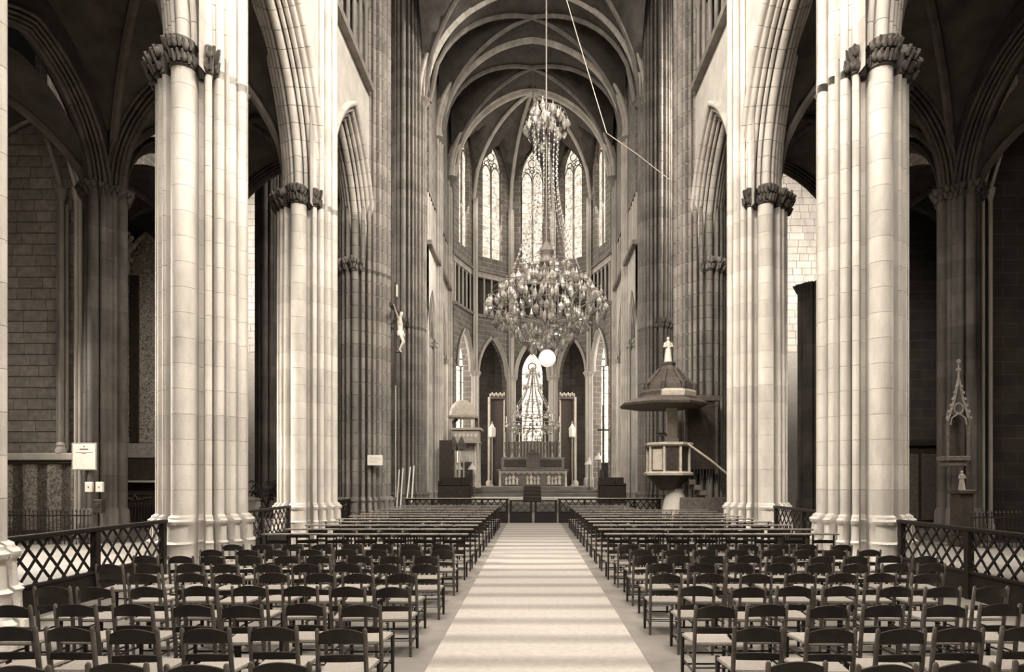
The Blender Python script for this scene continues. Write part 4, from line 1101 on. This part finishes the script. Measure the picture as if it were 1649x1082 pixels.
p = at(160, 815, 18.45); tag(MB().cbox(-0.13, 0.13, -0.09, 0.09, -0.2, 0.2, 0.015).cbox(-0.05, 0.05, -0.1, -0.08, -0.02, 0.08, 0.004).build('alms_box', 'darkwood', None, False, p), 'dark wooden alms box on the chapel pier below the paper cards', 'box')

# chapel behind the rail: ledge, floral curtain, shafts, iron railing
CWY = 19.35
tag(MB().cbox(-17.6, -14.0, CWY-0.35, CWY+0.06, 2.50, 2.72, 0.03).build('stone_ledge', 'stone', None, False), 'pale stone ledge above the floral curtain', 'ledge')
fc = MB(); n = 90; v = []
for i in range(n+1):
    x = -17.5+3.4*i/n; y = CWY-0.22+0.035*math.sin(x*9.0)
    v += [(x, y, 0.35), (x, y, 2.42), (x, y+0.01, 2.42), (x, y+0.01, 0.35)]
fc.add(v, [(i*4+k, i*4+(k+1) % 4, i*4+4+(k+1) % 4, i*4+4+k) for i in range(n) for k in range(4)])
fcr = thing('floral_curtain', 'floral damask curtain hanging under the stone ledge in the side chapel', 'curtain', (0, 0, 0))
fc.build('cloth', 'damask', fcr); MB().cyl((-17.5, CWY-0.25, 2.43), (-14.05, CWY-0.25, 2.43), 0.05, None, 8).build('rod', 'darkwood', fcr)
for (px, r, m_, lab) in ((97, 0.085, 'granite', 'dark wall shaft on the stone ledge of the curtained chapel'), (121, 0.062, 'stone', 'thin pale wall shaft left of its twin, behind the notice'), (128, 0.062, 'stone', 'thin pale wall shaft beside the dark chapel pier, behind the notice')):
    x = (px-857)*19.1/1000; z0 = 2.72 if px < 110 else 0.0
    sh = thing('wall_shaft', lab, 'column', (x, 19.15, z0))
    MB().lathe([(r*1.9, 0), (r*1.9, 0.12), (r*1.3, 0.2), (r*1.6, 0.26), (r, 0.34)], (0,0,0), 12).build('base', 'stone', sh)
    MB().cyl((0,0,0.3), (0,0,10.6-z0), r, None, 14).build('shaft', m_, sh)
    if px < 110: MB().cyl((-0.14,0.05,0.1), (-0.14,0.05,10.4-z0), 0.05, None, 10).cyl((0.14,0.05,0.1), (0.14,0.05,10.4-z0), 0.05, None, 10).build('side_shaft', 'granite', sh)
    MB().lathe([(r, 10.5-z0), (r*1.3, 10.55-z0), (r*2.0, 10.8-z0), (r*2.0, 10.88-z0)], (0,0,0), 12).build('capital', m_, sh)
    MB().tube([(0,0,10.85-z0), (-0.06,-0.5,12.2-z0), (-0.5,-1.6,13.6-z0), (-1.3,-3.0,14.4-z0)], r*0.9, 8).build('rib', m_, sh)
def iron_rail(label, x0, x1, y, h=0.95):
    r = thing('iron_railing', label, 'railing', (x0, y, 0)); L = x1-x0
    MB().box(0, L, -0.02, 0.02, h-0.12, h-0.08).box(0, L, -0.02, 0.02, 0.15, 0.19).build('rails', 'iron', r, False)
    bm_ = MB().cyl((0,0,0), (0,0,h), 0.013, None, 6).lathe([(0.013, h), (0.03, h+0.03), (0.001, h+0.1)], (0,0,0), 6).mesh('bar', 'iron')
    k = 0
    while k*0.115 <= L: link('bar', bm_, r, (k*0.115, 0, 0)); k += 1
    return r
iron_rail('low spiked iron railing in front of the floral curtain', -17.0, -13.0, 18.3)
iron_rail('low spiked iron railing before the dark chapel altar', -16.8, -12.9, 24.3, 0.9)
iron_rail('low spiked iron railing below the gabled tabernacle', 12.3, 17.0, 17.4, 0.95)
# tall painted lancet panel in the next chapel and the altar under it
lp = thing('lancet_panel', 'tall lancet panel of pale scrolling ornament above the dark chapel altar', 'panel', (-15.7, 25.3, 0))
pts = [(u, 9.6+z) for u, z in arch_pts(1.05, 2.3, 10)]
poly = [(-1.05, 3.4)]+pts+[(1.05, 3.4)]
MB().add([(u, 0, z) for u, z in poly]+[(u, 0.1, z) for u, z in poly], [tuple(range(len(poly))), tuple(range(2*len(poly)-1, len(poly)-1, -1))]+[(i, (i+1) % len(poly), len(poly)+(i+1) % len(poly), len(poly)+i) for i in range(len(poly))]).build('painted_ground', 'filigree', lp, False)
MB().tube([(u*1.06, -0.06, z) for u, z in poly], 0.085, 8).build('moulding', 'block', lp)
MB().cbox(-0.62, -0.30, -0.1, 0.0, 3.4, 10.2, 0.02).build('dark_mullion', 'darkwood', lp, False)
MB().cbox(-1.3, 1.3, -0.45, 0.1, 2.75, 3.35, 0.04).build('sill', 'block', lp, False)
fn = MB()
for k, (dx, dz, r) in enumerate(((0, 0, 0.17), (-0.2, 0.12, 0.13), (0.2, 0.12, 0.13), (0, 0.3, 0.16), (-0.13, 0.45, 0.1), (0.13, 0.45, 0.1), (0, 0.62, 0.09), (0, -0.28, 0.1), (-0.12, -0.42, 0.08), (0.12, -0.42, 0.08))):
    fn.ell((-0.62+dx, -0.22, 11.2+dz), r, 0.09, r*1.2, 8, 6)
fn.cyl((-0.62, -0.2, 10.2), (-0.62, -0.2, 11.1), 0.05, 0.04, 8); fn.build('leaf_finial', 'stone', lp)
ca = thing('chapel_altar', 'dark wooden chapel altar with pale shelf edge under the lancet panel', 'altar', (-15.6, 24.9, 0))
MB().cbox(-1.2, 1.2, -0.45, 0.3, 0, 1.45, 0.03).build('table', 'darkwood', ca, False); MB().cbox(-0.85, 1.3, -0.5, 0.3, 1.78, 1.86, 0.01).build('shelf', 'palewood', ca, False)
MB().cbox(-1.2, 1.2, 0.0, 0.3, 1.45, 2.72, 0.03).build('reredos', 'darkwood', ca, False)
MB().tube([(-0.5, -0.48, 1.25), (-0.1, -0.5, 1.1), (0.0, -0.5, 1.3), (0.1, -0.5, 1.1), (0.6, -0.48, 1.2)], 0.03, 6).tube([(-0.6, -0.48, 1.32), (0.8, -0.48, 1.32)], 0.015, 6).build('carved_swag', 'midwood', ca)

# palm on a white pedestal behind the second pier, crucifix side
pt = thing('potted_palm', 'dark potted palm with long arching leaves beside a pale pedestal', 'plant', (-10.0, 23.4, 0.45))
MB().lathe([(0.18, 0.0), (0.26, 0.35), (0.28, 0.4), (0.25, 0.4), (0.22, 0.36)], (0,0,0), 14).build('pot', 'darkwood', pt)
rp = random.Random(5)
for k in range(16):
    a = rp.uniform(0, 2*PI); L = rp.uniform(0.5, 0.8); hh = rp.uniform(0.6, 1.15)
    stm = [(L*t*math.cos(a), L*t*math.sin(a), 0.38+hh*math.sin(t*2.1)) for t in [i/8 for i in range(9)]]
    lf = MB().tube(stm, 0.012, 5)
    for i in range(2, 9):
        bx_, by_, bz_ = stm[i]
        for sg in (-1, 1):
            wx, wy = -math.sin(a)*sg, math.cos(a)*sg; ll = 0.24*math.sin(PI*(i+1)/11)
            lf.add([(bx_, by_, bz_), (bx_+wx*ll*0.5+0.03*math.cos(a), by_+wy*ll*0.5+0.03*math.sin(a), bz_-0.01), (bx_+wx*ll, by_+wy*ll, bz_-0.10), (bx_+wx*ll*0.5-0.03*math.cos(a), by_+wy*ll*0.5-0.03*math.sin(a), bz_-0.04)], [(0,1,2,3)])
    lf.build('frond', 'leaf', pt)
wb = thing('pedestal', 'pale block pedestal standing beside the potted palm', 'pedestal', (-10.9, 23.95, 0))
MB().cbox(-0.38, 0.38, -0.3, 0.3, 0, 0.25, 0.02).build('plinth', 'white', wb, False); MB().cbox(-0.32, 0.32, -0.25, 0.25, 0.25, 1.1, 0.015).build('die', 'white', wb, False); MB().cbox(-0.38, 0.38, -0.3, 0.3, 1.1, 1.2, 0.02).build('cornice', 'white', wb, False)
tag(MB().cbox(-0.42, 0.42, -0.42, 0.42, 0, 0.45, 0.02).cbox(-0.38, 0.38, -0.38, 0.38, 0.40, 0.45, 0.01).build('plant_stand', 'white', None, False, (-10.0, 23.4, 0)), 'low white stand carrying the potted palm', 'stand')
# leaning poles
for k, (x0, x1) in enumerate(((641, 642), (647, 648), (655, 660), (664, 666))):
    d = 27.9; a_ = ((x0-857)*d/1000, d-0.5, 0.0); b_ = ((x1-857)*d/1000, d+0.1, EYE+(770-757+k*2)*d/1000)
    tag(MB().tube([a_, b_, (b_[0], b_[1]+0.01, b_[2]+0.05)], [0.035, 0.032, 0.01], 8).build('banner_pole', 'white'), 'thin white banner pole, %s from the crucifix in the leaning row' % ORD[k], 'pole', 'leaning banner poles')

# ------------------------------------------------------------------ tabernacle and dark chapel, pulpit side
tb = thing('tabernacle', 'small gabled gothic tabernacle with crocketed spire on the dark chapel pier', 'tabernacle', (12.4, 18.28, 0))
MB().cbox(-0.34, 0.34, -0.25, 0.25, 2.45, 2.6, 0.02).cbox(-0.26, 0.26, -0.2, 0.2, 2.3, 2.45, 0.02).build('shelf', 'midwood', tb, False)
for s_ in (-1, 1): MB().cyl((s_*0.3, -0.2, 2.6), (s_*0.3, -0.2, 3.6), 0.035, None, 8).lathe([(0.05, 3.6), (0.06, 3.7), (0.002, 4.1)], (s_*0.3, -0.2, 0), 6).build('shaft', 'midwood', tb)
g = MB().tube([(-0.32, -0.22, 3.62), (-0.14, -0.22, 4.2), (0, -0.22, 4.85)], 0.035, 6).tube([(0.32, -0.22, 3.62), (0.14, -0.22, 4.2), (0, -0.22, 4.85)], 0.035, 6)
for k in range(6):
    t = k/6
    for s_ in (-1, 1): g.ell((s_*(0.34-0.32*t), -0.24, 3.7+1.1*t), 0.045, 0.04, 0.05, 6, 4)
g.build('gable', 'block', tb)
MB().tube([(0.13*math.cos(2*PI*k/12), -0.22, 3.98+0.15*math.sin(2*PI*k/12)) for k in range(13)], 0.022, 6).tube([(-0.24, -0.22, 3.5), (-0.2, -0.22, 3.7), (0, -0.22, 3.84), (0.2, -0.22, 3.7), (0.24, -0.22, 3.5)], 0.022, 6).build('tracery', 'block', tb)
MB().cyl((0, -0.22, 4.8), (0, -0.22, 5.35), 0.03, 0.015, 6).ell((0, -0.22, 5.1), 0.09, 0.05, 0.05, 6, 4).ell((0, -0.22, 5.35), 0.07, 0.05, 0.07, 6, 4).build('finial', 'block', tb)
MB().box(-0.3, 0.3, -0.05, 0.05, 2.6, 3.8).build('back_board', 'darkwood', tb, False)
tag(draped_statue(MB(), (12.35, 17.85, 0.0), 0.55).build('saint_statue', 'block', None, True, (0, 0, 1.62)), 'small pale robed statue below the gabled tabernacle', 'statue')
sp_ = thing('statue_pedestal', 'dark square pedestal under the small pale statue', 'pedestal', (12.35, 17.85, 0)); MB().cbox(-0.25, 0.25, -0.25, 0.25, 0, 0.3, 0.02).build('plinth', 'darkwood', sp_, False); MB().cbox(-0.2, 0.2, -0.2, 0.2, 0.3, 1.5, 0.02).build('die', 'darkwood', sp_, False); MB().cbox(-0.26, 0.26, -0.26, 0.26, 1.5, 1.62, 0.02).build('cap', 'darkwood', sp_, False)
for (px, r, lab) in ((1585, 0.05, 'thin wall shaft nearest the dark chapel pier, tabernacle chapel'), (1597, 0.06, 'thin wall shaft farther out in the tabernacle chapel')):
    x = (px-857)*19.1/1000; sh = thing('wall_shaft', lab, 'column', (x, 19.15, 0))
    MB().lathe([(r*1.9, 0), (r*1.9, 0.5), (r*1.3, 0.6), (r*1.6, 0.66), (r, 0.74)], (0,0,0), 12).build('base', 'stone', sh)
    MB().cyl((0,0,0.7), (0,0,10.6), r, None, 14).build('shaft', 'stone', sh); MB().lathe([(r, 10.5), (r*2.2, 10.8), (r*2.2, 10.88)], (0,0,0), 12).build('capital', 'stone', sh)
    MB().tube([(0,0,10.85), (0.1,-0.5,12.2), (0.6,-1.6,13.6), (1.3,-3.0,14.4)], r*0.9, 8).build('rib', 'stone', sh)
cb = thing('confessional', 'dark panelled wooden confessional in the chapel behind the tabernacle', 'cabinet', (15.8, 24.6, 0))
MB().cbox(-1.6, 1.2, -0.3, 0.7, 0, 3.2, 0.04).build('body', 'darkwood', cb, False); MB().cbox(-1.75, 1.35, -0.45, 0.7, 3.2, 3.45, 0.04).build('cornice', 'darkwood', cb, False)
for k in range(3): MB().cbox(-1.45+k*0.9, -0.72+k*0.9, -0.36, -0.28, 0.3, 2.9, 0.03).build('panel', 'midwood', cb, False)
sa = thing('side_altar', 'dark side altar with pale shelf and candlesticks behind the pulpit-side rail', 'altar', (15.3, 30.2, 0))
MB().cbox(-1.4, 1.4, -0.5, 0.5, 0, 1.3, 0.03).build('table', 'darkwood', sa, False); MB().cbox(-1.4, 1.4, 0.1, 0.5, 1.3, 4.2, 0.03).build('reredos', 'darkwood', sa, False); MB().cbox(-1.5, 1.5, -0.55, 0.5, 1.3, 1.4, 0.02).build('shelf', 'palewood', sa, False)
for k in range(5): MB().lathe([(0.1, 1.4), (0.04, 1.5), (0.05, 1.9), (0.08, 1.95), (0.03, 2.0), (0.025, 2.6)], (-1.1+k*0.55, -0.2, 0), 8).build('candlestick', 'ivory', sa)

# ------------------------------------------------------------------ sanctuary
al = thing('high_altar', 'carved high altar with scalloped frontal and low panelled retable', 'altar', (0.05, 43.0, 1.4))
MB().cbox(-2.3, 2.3, -0.5, 0.7, 0, 1.05, 0.03).build('altar_block', 'marble', al, False)
MB().cbox(-2.45, 2.45, -0.62, 0.75, 1.05, 1.17, 0.02).build('altar_table', 'marble', al, False)
v = []; n = 72
for i in range(n+1):
    x = -2.35+4.7*i/n; d = 0.16+0.13*abs(math.sin(PI*i/6)); v += [(x, -0.60, 1.1), (x, -0.60, 1.1-d), (x, -0.57, 1.1-d), (x, -0.57, 1.1)]
MB().add(v, [(i*4+k, i*4+(k+1) % 4, i*4+4+(k+1) % 4, i*4+4+k) for i in range(n) for k in range(4)]).build('lace_frontal', 'curtain', al, False)
for k in range(3):
    x = -1.45+k*1.45
    mb = MB()
    for q in range(4): draped_statue(mb, (x-0.36+q*0.24, -0.53, 0.12), 0.55+0.08*((q*7+k) % 3))
    mb.build('relief_group', 'palewood', al)
for s_ in (-1, 1): MB().lathe([(0.09, 0), (0.07, 0.1), (0.06, 0.9), (0.1, 1.05)], (s_*2.25, -0.55, 0), 10).build('corner_column', 'palewood', al)
MB().cbox(-2.2, 2.2, 0.2, 0.6, 1.17, 2.0, 0.03).build('retable', 'marble', al, False)
for s_ in (-1, 1): MB().cbox(s_*1.25-0.75, s_*1.25+0.75, 0.16, 0.22, 1.35, 1.85, 0.01).build('retable_panel', 'darkwood', al, False)
MB().cbox(-0.45, 0.45, 0.0, 0.6, 1.17, 2.2, 0.03).add([(-0.5,0.0,2.2),(0.5,0.0,2.2),(0.5,0.6,2.2),(-0.5,0.6,2.2),(0,0.0,2.55),(0,0.6,2.55)], [(0,1,4),(2,3,5),(1,2,5,4),(3,0,4,5)]).build('tabernacle_box', 'midwood', al, False)
for k in range(6):
    x = (-1.9, -1.4, -0.9, 0.9, 1.4, 1.9)[k]
    c_ = thing('altar_candlestick', 'tall slim candlestick on the high altar retable, %s from the crucifix side' % ORD[k], 'candlestick', (x, 43.4, 3.41), 0, 'altar candlesticks')
    MB().lathe([(0.14, 0), (0.05, 0.12), (0.04, 0.5), (0.08, 0.56), (0.035, 0.62), (0.05, 1.0), (0.09, 1.05)], (0,0,0), 10).build('stick', 'gilt', c_); MB().cyl((0,0,1.05), (0,0,1.75), 0.03, None, 8).build('candle', 'white', c_)
# pleated hanging behind the altar with its side frames
dc = MB(); n = 120; v = []
for i in range(n+1):
    x = -2.0+4.0*i/n; y = 44.6+0.06*math.sin(i*0.9); v += [(x, y, 1.4), (x, y, 4.6), (x, y+0.015, 4.6), (x, y+0.015, 1.4)]
dc.add(v, [(i*4+k, i*4+(k+1) % 4, i*4+4+(k+1) % 4, i*4+4+k) for i in range(n) for k in range(4)])
tag(dc.build('altar_hanging', 'curtain'), 'grey pleated hanging behind the high altar', 'curtain')
for s_, sn in ((-1, 'crucifix side'), (1, 'pulpit side')):
    fr = thing('curtain_frame', f'slender pale posts with ornate cresting flanking the altar, {sn}', 'frame', (s_*3.05, 44.0, 1.4))
    MB().cyl((0,0,0), (0,0,6.3), 0.10, 0.09, 12).lathe([(0.22,0),(0.24,0.25),(0.15,0.4)], (0,0,0), 12).build('tall_post', 'palewood', fr); MB().cyl((-s_*1.05,0.2,0), (-s_*1.05,0.2,6.2), 0.06, None, 10).build('thin_post', 'palewood', fr)
    MB().cbox(min(0, -s_*1.15), max(0, -s_*1.15), -0.05, 0.3, 6.15, 6.32, 0.02).build('crossbeam', 'midwood', fr, False)
    cr_ = MB()
    for k in range(8): cr_.ell((-s_*(0.08+k*0.14), 0.05, 6.45+0.08*(k % 2)), 0.07, 0.06, 0.14, 6, 4)
    cr_.build('cresting', 'palewood', fr)
    MB().box(min(-s_*0.1, -s_*1.0), max(-s_*0.1, -s_*1.0), 0.16, 0.2, 0, 6.15).build('dark_curtain', 'darkcloth', fr, False)
    ln = thing('altar_lantern', f'square pale glass lantern beside the altar, {sn}', 'lantern', (s_*2.78, 43.2, 1.4))
    MB().lathe([(0.2, 0), (0.05, 0.15), (0.04, 3.35), (0.12, 3.4)], (0,0,0), 10).build('pole', 'gilt', ln); MB().rings(octp(0.25, 6), [(3.4, 0.8), (3.5, 1.0), (4.05, 1.05), (4.1, 0.7), (4.35, 0.2)]).build('glass_body', 'paper', ln, False); MB().lathe([(0.06, 4.33), (0.08, 4.42), (0.001, 4.55)], (0,0,0), 8).build('finial', 'gilt', ln)

# bishop's throne
th = thing('bishop_throne', 'canopied throne with dome, frieze and pale hangings in the choir', 'throne', (-4.15, 39.4, 1.0))
MB().cbox(-0.95, 0.95, -0.7, 0.7, 0, 0.35, 0.03).build('platform', 'midwood', th, False)
for x, y in ((-0.75, -0.5), (0.75, -0.5), (-0.75, 0.5), (0.75, 0.5)): MB().lathe([(0.13, 0.35), (0.13, 0.5), (0.09, 0.6), (0.075, 3.0), (0.13, 3.15)], (x, y, 0), 12).build('column', 'palewood', th)
MB().cbox(-0.9, 0.9, -0.65, 0.65, 3.15, 3.25, 0.02).cbox(-0.82, 0.82, -0.58, 0.58, 3.25, 3.95, 0.02).cbox(-1.0, 1.0, -0.75, 0.75, 3.95, 4.1, 0.03).build('frieze', 'palewood', th, False)
fs = MB()
for k in range(6): fs.ell((-0.62+k*0.25, -0.60, 3.6), 0.1, 0.04, 0.14, 8, 6)
fs.build('frieze_ornament', 'ivory', th)
MB().lathe([(0.95, 0), (1.0, 0.12), (0.85, 0.2)], (-0.25, 0, 4.75), 20).lathe([(0.85, 0.2), (0.82, 0.5), (0.66, 0.85), (0.35, 1.1), (0.02, 1.2)], (-0.25, 0, 4.75), 20).build('dome', 'palewood', th)
MB().tube([(-0.8, 0, 4.1), (-0.85, 0, 4.5), (-0.6, 0, 4.72)], 0.12, 8).tube([(0.6, 0.2, 4.1), (0.6, 0.2, 4.75)], 0.12, 8).build('scroll_support', 'midwood', th)
n = 40; v = []
for i in range(n+1): x = -0.6+1.2*i/n; y = 0.3+0.05*math.sin(i*1.0); v += [(x, y, 0.4), (x, y, 3.15), (x, y+0.02, 3.15), (x, y+0.02, 0.4)]
MB().add(v, [(i*4+k, i*4+(k+1) % 4, i*4+4+(k+1) % 4, i*4+4+k) for i in range(n) for k in range(4)]).build('hanging', 'cloth', th)
MB().cbox(-0.35, 0.35, -0.2, 0.3, 0.35, 0.85, 0.03).cbox(-0.35, 0.35, 0.15, 0.28, 0.85, 2.0, 0.03).build('seat', 'midwood', th, False)
for s_, lab in ((-1, 'shaded standing lamp in front of the throne, stall side'), (1, 'shaded standing lamp in front of the throne, altar side')):
    lm = thing('standing_lamp', lab, 'lamp', (-4.15+s_*0.42, 38.55, 1.0 if False else 0.8))
    MB().lathe([(0.16, 0), (0.03, 0.08), (0.025, 1.75)], (0,0,0), 10).build('stand', 'iron', lm); MB().lathe([(0.28, 1.68), (0.22, 1.8), (0.08, 1.98), (0.03, 2.1)], (0,0,0), 14).build('shade', 'white', lm)
# gothic wardrobe-like stall ends and choir stalls
sg = thing('gothic_stall', 'tall dark gothic stall with gabled canopy beside the throne', 'stall', (-5.0, 37.15, 0.5))
MB().cbox(-0.5, 0.25, -0.4, 0.5, 0, 3.7, 0.03).build('body', 'darkwood', sg, False)
for x in (0.3, 0.78):
    MB().cbox(x-0.2, x+0.2, -0.3, 0.4, 3.1, 3.4, 0.02).add([(x-0.24,-0.32,3.4),(x+0.24,-0.32,3.4),(x+0.24,0.4,3.4),(x-0.24,0.4,3.4),(x,-0.32,3.95),(x,0.4,3.95)], [(0,1,4),(2,3,5),(1,2,5,4),(3,0,4,5),(0,3,2,1)]).build('gable', 'midwood', sg, False)
    MB().cyl((x-0.15, -0.25, 0), (x-0.15, -0.25, 3.1), 0.045, None, 8).cyl((x+0.15, -0.25, 0), (x+0.15, -0.25, 3.1), 0.045, None, 8).build('shaft', 'palewood', sg)
def stalls(label, x0, x1, y, z, n_):
    r = thing('choir_stall', label, 'stall', (0, y, z)); L = (x1-x0)
    MB().cbox(x0, x1, -0.35, -0.25, 0, 1.05, 0.02).cbox(x0-0.03, x1+0.03, -0.42, -0.18, 1.05, 1.1, 0.01).build('desk', 'darkwood', r, False)
    MB().cbox(x0, x1, 0.6, 0.7, 0, 1.5, 0.02).build('back', 'darkwood', r, False)
    for k in range(n_+1): MB().cbox(x0+L*k/n_-0.04, x0+L*k/n_+0.04, 0.0, 0.6, 0, 1.15 if k % 2 else 1.3, 0.02).build('divider', 'darkwood', r, False)
    for k in range(n_): MB().cbox(x0+L*k/n_+0.05, x0+L*(k+1)/n_-0.05, 0.15, 0.6, 0.42, 0.48, 0.01).build('seat', 'midwood', r, False)
stalls('low dark choir stalls before the bishop throne', -5.4, -3.6, 35.9, 0.5, 3)
stalls('low dark choir stalls beyond the pulpit', 3.9, 5.4, 36.0, 0.5, 3)
for (x, y, d, lab) in ((949, 745, 40.0, 'low white shaded lamp beside the altar steps'), (964, 737, 40.0, 'tall white shaded lamp next to the dark processional cross')):
    q = at(x, y, d); lm = thing('shaded_lamp', lab, 'lamp', (q[0], d, 1.2 if abs(q[0]) < 4.6 else 0.5)); zf = lm.location.z; zt = q[2]-zf
    MB().lathe([(0.18, 0), (0.03, 0.08), (0.022, zt)], (0,0,0), 10).build('stand', 'iron', lm); MB().lathe([(0.32, zt-0.12), (0.24, zt+0.02), (0.09, zt+0.16), (0.06, zt+0.3), (0.02, zt+0.36)], (0,0,0), 14).build('shade', 'white', lm)
q = at(971, 740, 38.0)
pc = thing('processional_cross', 'tall dark processional cross on a stand before the bright chapel window', 'cross', (q[0], 38.0, 0.8))
MB().lathe([(0.35, 0), (0.35, 0.1), (0.2, 0.25), (0.22, 1.6), (0.1, 1.75), (0.03, 1.9)], (0,0,0), 12).build('stand', 'darkwood', pc); MB().cyl((0,0,1.8), (0,0,5.6), 0.045, None, 8).build('shaft', 'darkwood', pc); MB().cbox(-0.35, 0.35, -0.03, 0.03, 4.05, 4.15, 0.01).build('arms', 'darkwood', pc, False)
